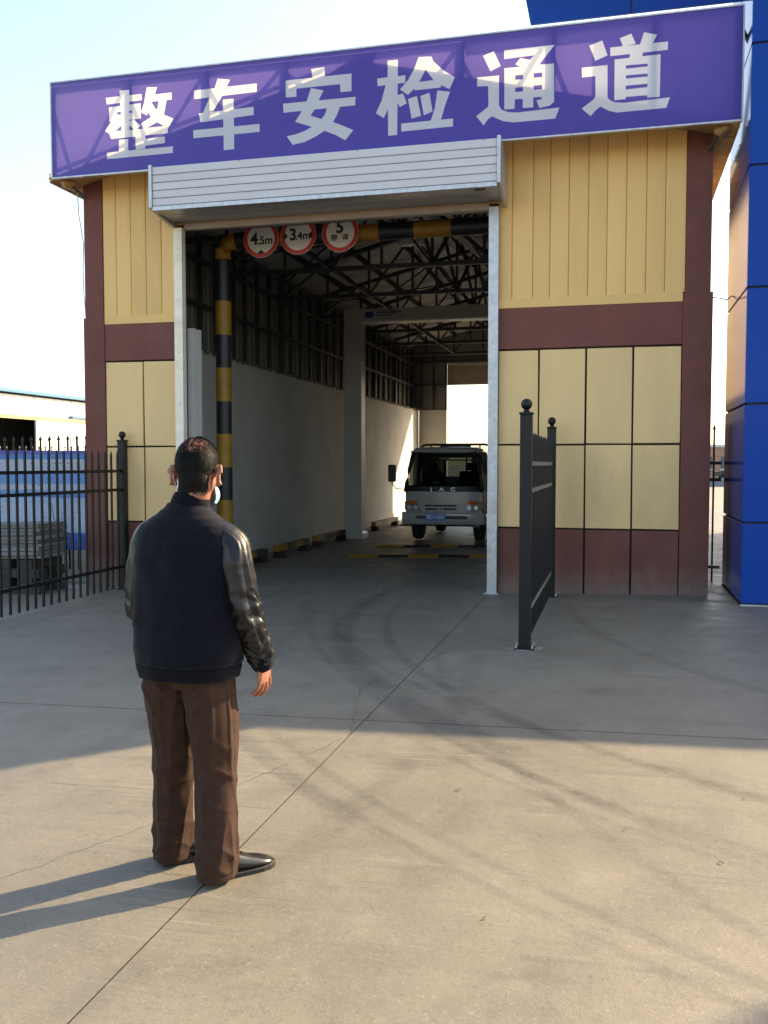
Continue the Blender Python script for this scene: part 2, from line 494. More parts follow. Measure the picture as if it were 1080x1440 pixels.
def jitter(a, b, n, amp):
    r = []
    for i in range(n + 1):
        t = i / n
        r.append((a[0] + (b[0]-a[0])*t + random.uniform(-amp, amp), a[1] + (b[1]-a[1])*t + random.uniform(-amp, amp)))
    return r
crack(jitter((-2.40, 2.85), (-1.95, 3.75), 26, 0.014) + jitter((-1.95, 3.75), (-1.52, 5.1), 36, 0.016), 0.0014)
crack(jitter((-1.50, 5.15), (-1.75, 6.3), 22, 0.014) + jitter((-1.75, 6.3), (-1.2, 8.3), 34, 0.02), 0.0018)

# ------------------------------------------------------------------ the inspection hall
YF = 11.4                      # facade plane
HX = -3.0                      # ridge line
YE = 30.4                      # rear wall
def sof(x):                    # underside of the roof
    return 5.365 + 0.25 * (4.06 - abs(x - HX))
hall = thing('inspection_hall', 'buff and maroon vehicle inspection hall with an open drive-through doorway', 'building', (HX, YF, 0))

def fbox(name, m, x0, x1, y0, y1, z0, z1, bevel=0.0, parent=None):
    return MB().box(x0, x1, y0, y1, z0, z1).build(name, m, parent or hall, bevel=bevel)

# masonry behind the painted panels
for x0, x1 in ((-7.04, -5.69), (-1.41, 1.04)):
    fbox('front_wall', M['joint'], x0, x1, YF + 0.03, YF + 0.30, -0.25, 3.49)
for x0, x1, ux0, ux1 in ((-7.08, -6.765, -7.052, -6.778), (0.742, 1.072, 0.764, 1.045)):
    fbox('corner_column', M['brown'], x0, x1, YF - 0.02, YF + 0.32, -0.25, 3.585, 0.006)
    MB().prism_y([(ux0, 3.585), (ux1, 3.585), (ux1, sof(ux1) - 0.004), (ux0, sof(ux0) - 0.004)], YF - 0.012, YF + 0.26).build('upper_column', M['brown'], hall)
xl = [-6.765, -6.198, -5.69]
xr = [-1.41, -0.914, -0.356, 0.189, 0.742]
G = 0.011
for xs in (xl, xr):
    for a, b in zip(xs[:-1], xs[1:]):
        for z0, z1 in ((0.812, 1.832), (1.832, 2.985)):
            j_ = lambda: random.uniform(-.0035, .0035)
            xa_, xb_, za_, zb_ = a + G, b - G, z0 + G, z1 - G
            c4 = [(xa_ + j_(), za_ + j_()), (xb_ + j_(), za_ + j_()), (xb_ + j_(), zb_ + j_()), (xa_ + j_(), zb_ + j_())]
            MB().prism_y(c4, YF - 0.004 + random.uniform(-.001, .001), YF + 0.031).build('wall_panel', M['yellow'], hall, bevel=0.004)
        fbox('base_panel', M['brown'], a + G, b - G, YF - 0.006 + random.uniform(-.001, .001), YF + 0.031, -0.25, 0.812 - G, 0.004)
    fbox('band_course', M['brown'], xs[0] + (0 if xs is xr else 0.004), xs[-1] - 0.002, YF - 0.008, YF + 0.031, 2.985 + G, 3.487, 0.004)
    fbox('cladding_trim', M['yellowclad'], xs[0] + 0.004, xs[-1] - 0.004, YF - 0.014, YF + 0.03, 3.4875, 3.60, 0.003)
# ribbed cladding strips above the band
sl = [-6.777, -6.578, -6.361, -6.137, -5.911, -5.69]
sr = [-1.41, -1.248, -0.998, -0.795, -0.574, -0.347, -0.130, 0.089, 0.317, 0.532, 0.763]
for ss in (sl, sr):
    for a, b in zip(ss[:-1], ss[1:]):
        z0 = 3.6005
        pts = []
        n = 6
        prof = [(a + 0.001, 0.012), (a + 0.009, 0.0), (a + 0.045, -0.0035), (b - 0.045, -0.0035), (b - 0.009, 0.0), (b - 0.001, 0.012)]
        v = [(x, YF + y, z0) for x, y in prof] + [(x, YF + y, sof(x) - 0.003) for x, y in prof]
        v += [(x, YF + 0.05, z0) for x in (a + 0.001, b - 0.001)] + [(x, YF + 0.05, sof(x) - 0.003) for x in (a + 0.001, b - 0.001)]
        k = len(prof)
        f = [(i, i+1, k+i+1, k+i) for i in range(k-1)] + [(12, 0, 6, 14), (5, 13, 15, 11)]
        MB().add(v, f).build('cladding_strip', M['yellowclad'], hall)
MB().prism_y([(-5.689, 4.76), (-1.411, 4.76), (-1.411, sof(-1.411) - .003), (HX, sof(HX) - .003), (-5.689, sof(-5.689) - .003)], YF + 0.002, YF + 0.05).build('lintel_cladding', M['yellowclad'], hall)
fbox('door_lintel', M['steel2'], -5.69, -1.41, YF + 0.12, YF + 0.25, 4.72, 4.95)
# back sheet of the front gable, seen from inside
for a, b, zz in ((-7.0, -5.69, 3.49), (-1.41, 1.0, 3.49), (-5.69, -1.41, 4.95)):
    P = [(a, zz), (b, zz), (b, sof(b) - .01)] + ([(HX, sof(HX) - .01)] if a < HX < b else []) + [(a, sof(a) - .01)]
    MB().prism_y(P, YF + 0.255, YF + 0.27).build('gable_lining', M['wallsheet'], hall)
# door jambs: channels standing proud of the wall
for nm, x0, x1, mm, s in (('door_jamb', -5.690, -5.572, M['jamb_pale'], 1), ('door_jamb', -1.520, -1.402, M['galv'], -1)):
    mb = MB()
    z0 = gz(x0)
    mb.box(x0, x1, YF - 0.085, YF - 0.079, z0, 4.70)
    mb.box(x0, x0 + 0.006, YF - 0.079, YF + 0.25, z0, 4.70)
    mb.box(x1 - 0.006, x1, YF - 0.079, YF + (0.02 if s > 0 else 0.02), z0, 4.70)
    j = mb.build(nm, mm, hall)
    xm = (x0 + x1) / 2
    fbox('shutter_guide', M['steel2'], xm - 0.03 - s*0.02, xm + 0.03 - s*0.02, YF + 0.06, YF + 0.14, z0, 4.69, parent=j)
    for k in range(7):
        z = 0.35 + k * 0.68
        MB().cyl((xm, YF - 0.085, z), (xm, YF - 0.092, z), 0.010, n=8).build('bolt', M['galv'], j)
    fbox('foot_plate', M['galv'], xm - 0.09, xm + 0.09, YF - 0.14, YF - 0.02, z0, z0 + 0.012, parent=j)
M['greige'] = pm('greige_steel', (0.40, 0.33, 0.28), 0.5, var=0.1)
# roller shutter housing over the doorway
hs = MB().box(-5.69, -1.335, 10.745, YF + 0.001, 4.80, 5.31).build('shutter_housing', M['shutter'], hall)
zz = [4.822, 4.918, 5.014, 5.110, 5.206, 5.308]
for a, b in zip(zz[:-1], zz[1:]):
    MB().box(-5.672, -1.352, 10.722, 10.746, a + 0.004, b - 0.004).build('housing_slat', M['shutter'], hs, bevel=0.005)
MB().box(-5.672, -1.352, 10.716, 10.76, 4.765, 4.818).build('bottom_rail', M['galv'], hs, bevel=0.003)
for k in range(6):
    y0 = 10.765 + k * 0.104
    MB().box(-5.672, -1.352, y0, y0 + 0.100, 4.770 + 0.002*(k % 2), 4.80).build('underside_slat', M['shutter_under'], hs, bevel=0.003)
for x0, x1 in ((-5.715, -5.673), (-1.351, -1.309)):
    MB().prism_x([(10.70, 4.80), (10.70, 5.33), (YF, 5.33), (YF, 4.70), (11.30, 4.70)], x0, x1).build('end_cap', M['galv'], hs, bevel=0.004)
MB().box(-1.62, -1.50, 10.80, 10.84, 4.760, 4.769).build('handle', M['steel'], hs)
for k in range(9):
    x = -5.5 + k * 0.5
    MB().cyl((x, 10.722, 4.915 + 0.19 * (k % 3)), (x, 10.716, 4.915 + 0.19 * (k % 3)), 0.006, n=6).build('rivet', M['steel2'], hs)
MB().box(-5.57, -1.52, YF + 0.07, YF + 0.11, 4.70, 4.79).build('shutter_curtain_edge', M['greige'], hall)
MB().box(-5.568, -1.522, YF - 0.03, YF + 0.05, 4.682, 4.7595).build('lintel_strip', M['greige'], hall, bevel=0.004)
# pier of masonry inside the left jamb, then the long plaster wall
def rough_wall(name, m, x0, x1, y0, y1, ztop, n, parent, axis='y'):
    v = []; f = []
    for i in range(n + 1):
        t = i / n
        y = y0 + (y1 - y0) * t
        zt = ztop + noise.noise((y * 2.1, 3.3, 0)) * 0.03 + random.uniform(-0.012, 0.012)
        for x, z in ((x0, -0.25), (x1, -0.25), (x1, zt), (x0, zt + random.uniform(-.01, .01))):
            v.append((x, y, z))
    for i in range(n):
        a, b = 4*i, 4*i + 4
        f += [(a+k, a+(k+1) % 4, b+(k+1) % 4, b+k) for k in range(4)]
    f += [(0, 3, 2, 1), (4*n, 4*n+1, 4*n+2, 4*n+3)]
    return MB().add(v, f).build(name, m, parent)
rough_wall('inner_pier', M['plaster'], -6.60, -5.60, 11.705, 11.95, 3.44, 4, hall)
lw = rough_wall('plaster_wall', M['plaster'], -6.75, -6.40, 11.951, YE, 3.39, 120, hall)
mb = MB()
for i in range(120):
    y = 12.0 + i * 0.153 + random.uniform(-.05, .05); q = random.uniform(0.02, 0.06)
    mb.box(-6.47, -6.392 + random.uniform(0, .012), y, y + random.uniform(.05, .14), 3.37 - q * .4, 3.37 + q)
mb.build('mortar_crumbs', M['rough_edge'], lw)['kind'] = 'stuff'
rw = rough_wall('plaster_wall', M['plaster'], 0.40, 0.75, 11.951, YE, 3.39, 60, hall)
M['tanclad'] = pm('tan_side_cladding', (0.40, 0.255, 0.12), 0.6, var=0.08, scale=2, rnd=0.06)
# right outer wall (sunlit side) and left outer wall
for k in range(24):
    y0 = YF + 0.33 + k * 0.79
    fbox('side_cladding', M['tanclad'], 0.90, 1.03 + 0.01 * (k % 2), y0, y0 + 0.792, 3.40, 5.425)
fbox('side_wall', M['tanclad'], 0.78, 1.04, YF + 0.33, YE + 0.2, 2.20, 3.399)
fbox('side_wall', M['brown'], 0.78, 1.045, YF + 0.33, YE + 0.2, -0.25, 2.199)  # maroon carried up high, putting the lower wall's shade into its colour
fbox('side_wall', M['yellow'], -7.04, -6.80, YF + 0.33, YE + 0.2, -0.25, 3.399)
fbox('side_wall', M['yellowclad'], -7.04, -6.93, YF + 0.33, YE + 0.2, 3.40, 5.425)
# steel lining above the plaster: vertical sheets, studs, girts
def ribsheet_x(x, y0, y1, z0, z1, s):
    prof = []; n = 4; p = (y1 - y0) / n
    for i in range(n):
        a = y0 + i * p
        prof += [(a, 0), (a + p*0.55, 0), (a + p*0.65, 0.022), (a + p*0.9, 0.022)]
    prof.append((y1 - 0.004, 0))
    v = [(x + s*q, y, z0) for y, q in prof] + [(x + s*q, y, z1) for y, q in prof]
    k = len(prof)
    return MB().add(v, [(i, i+1, k+i+1, k+i) for i in range(k-1)])
proto = None
for k in range(23):
    y0 = 11.70 + k * 0.81
    ribsheet_x(-6.66, y0, y0 + 0.81, 3.30, 5.42, 1).build('lining_sheet', M['wallsheet'], hall)
    if k % 2 == 0:
        ribsheet_x(0.66, y0, y0 + 1.62, 3.30, 5.42, -1).build('lining_sheet', M['wallsheet'], hall)
for k in range(30):
    y = 12.15 + k * 0.617
    dd = 0.09 if k % 4 == 1 else 0.05
    fbox('stud', M['steel'], -6.62, -6.62 + dd + 0.02, y, y + dd, 3.40, 5.30)
    if k % 3 == 0:
        fbox('stud', M['steel'], 0.54, 0.61, y, y + dd, 3.40, 5.30)
for z in (4.16, 4.86):
    MB().bar((-6.52, 11.75, z), (-6.52, YE, z), 0.06, 0.06).build('girt', M['steel'], hall)
    MB().bar((0.50, 11.75, z), (0.50, YE, z), 0.06, 0.06).build('girt', M['steel'], hall)
# rear wall with its own roller shutter
fbox('rear_wall', M['plaster'], -6.39, -5.45, YE, YE + 0.25, -0.25, 3.38)
fbox('rear_wall', M['plaster'], -2.40, 0.39, YE, YE + 0.25, -0.25, 3.38)
MB().prism_y([(-6.95, 3.385), (-5.45, 3.385), (-5.45, sof(-5.45) + .04), (-6.95, sof(-6.95) + .04)], YE + 0.05, YE + 0.1).build('rear_lining', M['wallsheet'], hall)
MB().prism_y([(-2.40, 3.385), (0.95, 3.385), (0.95, sof(.95) + .04), (-2.40, sof(-2.4) + .04)], YE + 0.05, YE + 0.1).build('rear_lining', M['wallsheet'], hall)
MB().prism_y([(-5.45, 4.9), (-2.40, 4.9), (-2.40, sof(-2.4) + .04), (HX, sof(HX) + .04), (-5.45, sof(-5.45) + .04)], YE + 0.05, YE + 0.1).build('rear_lining', M['wallsheet'], hall)
rs = MB().box(-5.5, -2.35, YE - 0.03, YE + 0.0, 4.88, 4.94).box(-5.45, -2.40, YE + 0.131, YE + 0.15, 4.21, 4.92).build('rear_shutter', M['greige'], hall)
for k in range(7):
    MB().box(-5.45, -2.40, YE + 0.1, YE + 0.13, 4.205 + k*0.097, 4.299 + k*0.097).build('shutter_slat', M['greige'], rs, bevel=0.01)
for x in (-5.47, -5.9, -6.3, -2.42):
    MB().bar((x, YE - 0.03, 3.4), (x, YE - 0.03, 5.2), 0.05, 0.05).build('stud', M['steel'], hall)
MB().bar((-6.5, YE - 0.04, 4.22), (-5.46, YE - 0.04, 4.22), 0.05, 0.05).build('girt', M['steel'], hall)
MB().bar((-6.5, YE - 0.04, 4.98), (0.5, YE - 0.04, 4.98), 0.06, 0.08).build('girt', M['steel'], hall)
# roof: corrugated sheets lying on purlins and trusses
def roof_sheet(side):
    wd = 0.983; n = 5; p = wd / n
    prof = []
    for i in range(n):
        a = i * p
        prof += [(a, 0), (a + p*0.5, 0), (a + p*0.62, 0.028), (a + p*0.88, 0.028)]
    prof.append((wd, 0))
    v = []
    for xo in (0.0, 4.30):
        x = HX + side * xo
        z = 5.365 + 0.25 * (4.06 - xo) + 0.045
        v += [(x, y, z + q) for y, q in prof]
        v += [(x, y, z + q + 0.006) for y, q in prof]
    k = len(prof)
    f = [(i, i+1, 2*k+i+1, 2*k+i) for i in range(k-1)] + [(k+i, 3*k+i, 3*k+i+1, k+i+1) for i in range(k-1)]
    f += [(2*k+i, 2*k+i+1, 3*k+i+1, 3*k+i) for i in range(k-1)]
    return MB().add(v, f).mesh('roof_sheet')
for s in (-1, 1):
    me = roof_sheet(s)
    for k in range(20):
        link('roof_sheet', me, M['roof'], hall, loc=(0, 10.955 + k * 0.983, 0))
mb = MB()
mb.prism_y([(HX - 0.22, sof(HX - .22) + 0.082), (HX, sof(HX) + 0.085), (HX + 0.22, sof(HX + .22) + 0.082), (HX, sof(HX) + 0.095)], 10.95, 30.6)
mb.build('ridge_cap', M['roof'], hall)
for s in (-1, 1):
    for q in (0.35, 1.25, 2.15, 3.05, 3.80):
        x = HX + s * q
        MB().bar((x, 11.68, sof(x) - 0.015), (x, 30.5, sof(x) - 0.015), 0.05, 0.11).build('purlin', M['steel'], hall)
for k in range(7):
    y = 12.85 + k * 2.47
    mb = MB()
    zb = 4.92
    tx = lambda x: sof(x) - 0.115
    a, b = -6.58, 0.58
    mb.bar((a, y, zb), (b, y, zb), 0.07, 0.075)
    mb.bar((a, y, tx(a)), (HX, y, tx(HX)), 0.07, 0.08)
    mb.bar((HX, y, tx(HX)), (b, y, tx(b)), 0.07, 0.08)
    tr = mb.build('roof_truss', M['steel'], hall)
    xs = [a + 0.04, -5.6, -4.75, -3.87, HX, -2.13, -1.25, -0.4, b - 0.04]
    for x in xs:
        MB().bar((x, y, zb), (x, y, tx(x)), 0.045, 0.045, up=(0, 1, 0)).build('strut', M['steel'], tr)
    for i in range(len(xs) - 1):
        p, q = xs[i], xs[i+1]
        if (i < 4) == (i % 2 == 0): MB().bar((p, y, zb), (q, y, tx(q)), 0.04, 0.04).build('strut', M['steel'], tr)
        else: MB().bar((p, y, tx(p)), (q, y, zb), 0.04, 0.04).build('strut', M['steel'], tr)
    if k < 6:
        yy = y + 2.47
        for x0, x1 in ((HX, HX),):
            MB().bar((x0, y, zb), (x1, yy, tx(HX)), 0.05, 0.05).build('ridge_brace', M['steel'], hall)
            MB().bar((x0, y, tx(HX)), (x1, yy, zb), 0.05, 0.05).build('ridge_brace', M['steel'], hall)
        MB().bar((-4.75, y, zb), (-4.75, yy, zb), 0.045, 0.045).build('tie_bar', M['steel'], hall)
        MB().bar((-1.25, y, zb), (-1.25, yy, zb), 0.045, 0.045).build('tie_bar', M['steel'], hall)
        if k in (0, 1, 3):
            MB().bar((-6.5, y, zb + .3), (-3.9, yy, tx(-3.9)), 0.03, 0.03).build('wind_brace', M['steel'], hall)
            MB().bar((-3.9, y, tx(-3.9)), (-6.5, yy, zb + .3), 0.03, 0.03).build('wind_brace', M['steel'], hall)
MB().bar((-3.0, 12.9, 5.52), (-1.9, 20.2, 5.30), 0.16, 0.10).build('cable_tray', M['steel2'], hall)
# overhang: front soffit, side soffits, fascia
for s in (-1, 1):
    x1 = HX + s * 4.26
    v = []
    for y in (10.95, YF - 0.004):
        for x, dz in ((HX, 0.0), (x1, 0.0), (x1, 0.03), (HX, 0.03)):
            v.append((x, y, sof(x) + dz))
    MB().hexa([v[0], v[1], v[2], v[3], v[4], v[5], v[6], v[7]]).build('front_soffit', M['soffit'], hall)
    for k in range(26):
        y0 = YF + k * 0.30 if k < 25 else YF + 7.5
        y1 = y0 + 0.292 if k < 25 else 30.5
        xa = HX + s * 4.05
        v = []
        for y in (y0, y1):
            for x, dz in ((xa, -0.012), (x1, -0.012), (x1, 0.02), (xa, 0.02)):
                v.append((x, y, sof(x) + dz))
        MB().hexa(v).build('side_soffit_board', M['soffit'], hall)
    xo = HX + s * 4.26
    fbox('eave_fascia', M['soffit'], min(xo, xo + s*.02), max(xo, xo + s*.02), 10.95, 30.5, sof(xo) - 0.02, sof(xo) + 0.10)
    # ragged insulation lump and bracket under each front corner
    xb = HX + s * 4.12
    mb = MB().ell((xb, 11.16, sof(xb) - 0.03), (0.10, 0.16, 0.06), 10, 6)
    mb.v = [tuple(Vector(p) + Vector(noise.noise_vector(Vector(p) * 9)) * 0.03) for p in mb.v]
    mb.build('foam_sealant', M['soffit'], hall)
    MB().bar((xb - s*.12, 11.36, sof(xb) - .16), (xb - s*.02, 11.05, sof(xb) - 0.02), 0.03, 0.03).build('corner_bracket', M['steel2'], hall)

# ------------------------------------------------------------------ fascia sign: translucent printed sheet on a steel frame
SY = 10.88
def translucent(name, c_r, c_t, gloss=0.12):
    m = bpy.data.materials.new(name)
    m.use_nodes = True
    n = m.node_tree.nodes; L = m.node_tree.links
    o = n['Material Output']; n.remove(n['Principled BSDF'])
    tc = n.new('ShaderNodeTexCoord'); nz = n.new('ShaderNodeTexNoise')
    nz.inputs['Scale'].default_value = 1.6; nz.inputs['Detail'].default_value = 5
    L.new(tc.outputs['Object'], nz.inputs['Vector'])
    def c(col):
        k = n.new('ShaderNodeMix'); k.data_type = 'RGBA'
        k.inputs[6].default_value = (*[q * 0.93 for q in col], 1); k.inputs[7].default_value = (*[min(1, q * 1.07) for q in col], 1)
        L.new(nz.outputs[0], k.inputs[0]); return k.outputs[2]
    bp = n.new('ShaderNodeBump'); bp.inputs['Strength'].default_value = 0.15; bp.inputs['Distance'].default_value = 0.02
    L.new(nz.outputs[0], bp.inputs['Height'])
    d = n.new('ShaderNodeBsdfDiffuse'); L.new(c(c_r), d.inputs[0]); L.new(bp.outputs[0], d.inputs['Normal'])
    t = n.new('ShaderNodeBsdfTranslucent'); L.new(c(c_t), t.inputs[0])
    a = n.new('ShaderNodeAddShader'); L.new(d.outputs[0], a.inputs[0]); L.new(t.outputs[0], a.inputs[1])
    g = n.new('ShaderNodeBsdfGlossy'); g.inputs['Roughness'].default_value = 0.35
    fr = n.new('ShaderNodeFresnel'); fr.inputs[0].default_value = 1.35
    mx = n.new('ShaderNodeMixShader'); L.new(fr.outputs[0], mx.inputs[0]); L.new(a.outputs[0], mx.inputs[1]); L.new(g.outputs[0], mx.inputs[2])
    L.new(mx.outputs[0], o.inputs['Surface'])
    return m
M['signblue'] = translucent('sign_violet_film', (0.068, 0.048, 0.31), (0.050, 0.036, 0.085))
M['signchar'] = translucent('sign_white_film', (0.50, 0.51, 0.56), (0.30, 0.25, 0.20))
CHARS=[
 ([[(-6.394,6.282),(-5.887,6.283),(-5.884,6.205),(-6.382,6.197)],[(-6.197,6.355),(-6.060,6.349),(-6.068,5.825),(-6.177,5.825)],[(-6.351,6.157),(-5.902,6.170),(-5.900,5.978),(-6.346,5.976)],[(-6.318,5.978),(-6.178,5.978),(-6.179,5.914),(-6.258,5.853),(-6.254,5.801),(-6.338,5.817),(-6.413,5.865)],[(-6.072,5.959),(-6.003,5.976),(-5.908,5.890),(-5.979,5.837),(-6.073,5.905)],[(-5.814,6.358),(-5.671,6.347),(-5.703,6.254),(-5.816,6.010),(-5.900,6.052),(-5.858,6.161)],[(-5.713,6.259),(-5.473,6.262),(-5.469,6.174),(-5.753,6.171)],[(-5.753,6.171),(-5.692,6.077),(-5.580,5.999),(-5.450,5.938),(-5.522,5.828),(-5.582,5.857),(-5.680,5.915),(-5.761,5.986),(-5.804,6.048)],[(-5.540,6.175),(-5.580,5.999),(-5.685,5.910),(-5.863,5.837),(-5.903,5.915),(-5.761,5.986),(-5.672,6.085),(-5.651,6.176)],[(-6.354,5.840),(-6.264,5.852),(-5.528,5.857),(-5.529,5.765),(-6.327,5.758)],[(-5.980,5.778),(-5.844,5.782),(-5.846,5.600),(-5.980,5.596)],[(-5.865,5.719),(-5.573,5.726),(-5.571,5.646),(-5.866,5.636)],[(-6.215,5.739),(-6.084,5.738),(-6.087,5.580),(-6.218,5.580)],[(-6.390,5.592),(-5.462,5.596),(-5.463,5.515),(-6.385,5.509)]],
  [[(-6.235,6.087),(-6.182,6.087),(-6.182,6.055),(-6.231,6.055)],[(-6.068,6.090),(-6.025,6.090),(-6.024,6.060),(-6.066,6.060)],[(-6.061,5.914),(-6.009,5.848),(-6.063,5.847)],[(-5.940,5.849),(-5.906,5.890),(-5.870,5.848)]]),
 ([[(-5.166,6.256),(-4.328,6.262),(-4.329,6.160),(-5.164,6.150)],[(-4.845,6.370),(-4.680,6.341),(-4.719,6.266),(-4.789,6.149),(-4.907,5.982),(-5.051,5.961),(-4.969,6.127),(-4.888,6.259)],[(-5.105,5.971),(-4.372,5.984),(-4.372,5.886),(-5.079,5.859)],[(-4.779,6.109),(-4.637,6.108),(-4.632,5.494),(-4.772,5.493)],[(-5.182,5.771),(-4.295,5.771),(-4.296,5.676),(-5.180,5.672)]],
  []),
 ([[(-3.626,6.363),(-3.459,6.368),(-3.451,6.246),(-3.607,6.248)],[(-3.953,6.258),(-3.120,6.260),(-3.120,6.149),(-3.954,6.150)],[(-3.954,6.178),(-3.815,6.165),(-3.815,6.052),(-3.951,6.058)],[(-3.264,6.177),(-3.120,6.167),(-3.120,6.054),(-3.258,6.054)],[(-3.989,5.986),(-3.069,5.982),(-3.074,5.883),(-3.983,5.877)],[(-3.630,6.138),(-3.470,6.096),(-3.530,5.988),(-3.586,5.876),(-3.637,5.811),(-3.496,5.759),(-3.352,5.711),(-3.228,5.658),(-3.098,5.594),(-3.200,5.483),(-3.317,5.554),(-3.457,5.617),(-3.622,5.678),(-3.834,5.755),(-3.747,5.877),(-3.686,5.984)],[(-3.424,5.894),(-3.262,5.884),(-3.302,5.790),(-3.357,5.702),(-3.467,5.613),(-3.567,5.561),(-3.709,5.507),(-3.866,5.482),(-3.944,5.594),(-3.830,5.606),(-3.718,5.635),(-3.622,5.676),(-3.501,5.756),(-3.456,5.804)]],
  []),
 ([[(-2.801,6.170),(-2.460,6.173),(-2.460,6.087),(-2.796,6.080)],[(-2.675,6.363),(-2.550,6.363),(-2.558,5.492),(-2.668,5.491)],[(-2.699,6.086),(-2.665,6.082),(-2.664,5.814),(-2.720,5.702),(-2.818,5.766),(-2.746,5.911)],[(-2.562,5.952),(-2.488,5.966),(-2.442,5.848),(-2.527,5.812),(-2.562,5.884)],[(-2.299,6.366),(-2.147,6.357),(-2.218,6.211),(-2.290,6.085),(-2.351,6.007),(-2.429,5.943),(-2.525,6.017),(-2.424,6.118),(-2.352,6.239)],[(-2.229,6.362),(-2.147,6.357),(-2.127,6.304),(-2.004,6.184),(-1.868,6.093),(-1.931,5.962),(-2.029,6.016),(-2.126,6.089),(-2.213,6.210)],[(-2.351,6.081),(-2.029,6.084),(-2.034,5.992),(-2.349,5.988)],[(-2.426,5.896),(-2.320,5.921),(-2.270,5.687),(-2.384,5.667)],[(-2.279,5.917),(-2.169,5.944),(-2.133,5.726),(-2.236,5.691)],[(-2.075,5.961),(-1.925,5.932),(-1.983,5.781),(-2.033,5.619),(-2.155,5.615),(-2.105,5.763)],[(-2.511,5.620),(-1.889,5.624),(-1.889,5.533),(-2.508,5.527)]],
  []),
 ([[(-1.541,6.301),(-1.417,6.340),(-1.336,6.166),(-1.453,6.117)],[(-1.607,6.063),(-1.355,6.062),(-1.353,5.721),(-1.322,5.672),(-1.248,5.639),(-1.142,5.624),(-0.666,5.638),(-0.712,5.519),(-1.184,5.517),(-1.300,5.540),(-1.375,5.577),(-1.434,5.609),(-1.482,5.576),(-1.529,5.513),(-1.616,5.625),(-1.482,5.717),(-1.474,5.748),(-1.481,5.954),(-1.607,5.962)],[(-1.297,6.337),(-0.722,6.338),(-0.804,6.250),(-1.297,6.239)],[(-0.949,6.251),(-0.793,6.262),(-0.886,6.151),(-0.995,6.131),(-1.000,6.201)],[(-1.110,6.233),(-0.992,6.196),(-0.953,6.127),(-1.104,6.127),(-1.168,6.167)],[(-1.294,6.136),(-0.732,6.133),(-0.728,5.705),(-0.778,5.668),(-0.892,5.653),(-0.926,5.741),(-0.866,5.749),(-0.867,5.774),(-0.962,5.778),(-0.962,5.667),(-1.080,5.669),(-1.081,5.774),(-1.170,5.777),(-1.174,5.669),(-1.291,5.672)],[(-1.105,6.173),(-0.886,6.161),(-0.885,6.120),(-1.104,6.127)]],
  [[(-1.169,6.043),(-1.081,6.043),(-1.080,5.993),(-1.168,5.994)],[(-0.959,6.047),(-0.864,6.046),(-0.863,5.995),(-0.959,5.996)],[(-1.168,5.906),(-1.080,5.906),(-1.079,5.856),(-1.167,5.857)],[(-0.958,5.909),(-0.863,5.908),(-0.862,5.861),(-0.958,5.862)]]),
 ([[(-0.342,6.288),(-0.201,6.328),(-0.142,6.161),(-0.274,6.114)],[(-0.421,6.053),(-0.141,6.055),(-0.137,5.696),(-0.108,5.665),(-0.058,5.638),(0.042,5.624),(0.535,5.638),(0.495,5.527),(-0.036,5.525),(-0.127,5.554),(-0.213,5.607),(-0.263,5.571),(-0.320,5.510),(-0.419,5.603),(-0.290,5.690),(-0.270,5.719),(-0.272,5.947),(-0.419,5.946)],[(-0.012,6.333),(0.112,6.369),(0.161,6.254),(0.024,6.239)],[(0.248,6.369),(0.388,6.329),(0.340,6.240),(0.203,6.230)],[(-0.115,6.243),(0.506,6.242),(0.502,6.153),(-0.112,6.148)],[(0.100,6.166),(0.241,6.161),(0.234,6.102),(0.096,6.091)],[(-0.064,6.107),(0.428,6.113),(0.425,5.654),(0.294,5.658),(0.289,5.684),(0.061,5.686),(0.057,5.663),(-0.063,5.661)]],
  [[(0.059,6.030),(0.292,6.026),(0.293,5.996),(0.059,5.994)],[(0.060,5.921),(0.294,5.918),(0.294,5.886),(0.061,5.887)],[(0.060,5.809),(0.292,5.808),(0.293,5.771),(0.060,5.768)]]),
]

sign = thing('fascia_sign', 'long violet fascia sign with six white Chinese characters over the doorway', 'sign', (HX, SY, 5.335))
sx0, sx1, sz0, sz1 = -7.18, 1.28, 5.335, 6.535
def clip_in(p, poly):
    x, y = p; c = False; n = len(poly)
    for i in range(n):
        (x0, y0), (x1, y1) = poly[i], poly[i-1]
        if (y0 > y) != (y1 > y) and x < (x1-x0)*(y-y0)/(y1-y0) + x0: c = not c
    return c
verts = [Vector((sx0, sz0)), Vector((sx1, sz0)), Vector((sx1, sz1)), Vector((sx0, sz1))]
faces = [[0, 1, 2, 3]]
for pos, neg in CHARS:
    for P in pos + neg:
        b = len(verts); verts += [Vector(p) for p in P]; faces.append(list(range(b, b + len(P))))
ov, oe, of, *_ = delaunay_2d_cdt(verts, [], faces, 0, 1e-5)
groups = [[] for _ in range(len(CHARS) + 1)]
for f in of:
    c = sum((ov[i] for i in f), Vector((0, 0))) / len(f)
    gidx = 0
    for i, (pos, neg) in enumerate(CHARS):
        if any(clip_in(c, P) for P in pos) and not any(clip_in(c, P) for P in neg): gidx = i + 1
    groups[gidx].append(f)
def flat(fs):
    used = sorted({i for f in fs for i in f}); mp = {i: k for k, i in enumerate(used)}
    mb = MB(); mb.v = [(ov[i].x, SY, ov[i].y) for i in used]; mb.f = [tuple(mp[i] for i in f) for f in fs]
    return mb
flat(groups[0]).build('sign_sheet', M['signblue'], sign)
for i in range(len(CHARS)):
    flat(groups[i + 1]).build('sign_character', M['signchar'], sign)
rim = MB()
rim.box(sx0 - .012, sx1 + .012, SY - 0.012, SY + 0.05, sz1 + 0.0005, sz1 + 0.018)
rim.box(sx0 - .012, sx1 + .012, SY - 0.006, SY + 0.05, sz0 - 0.018, sz0 - 0.0005)
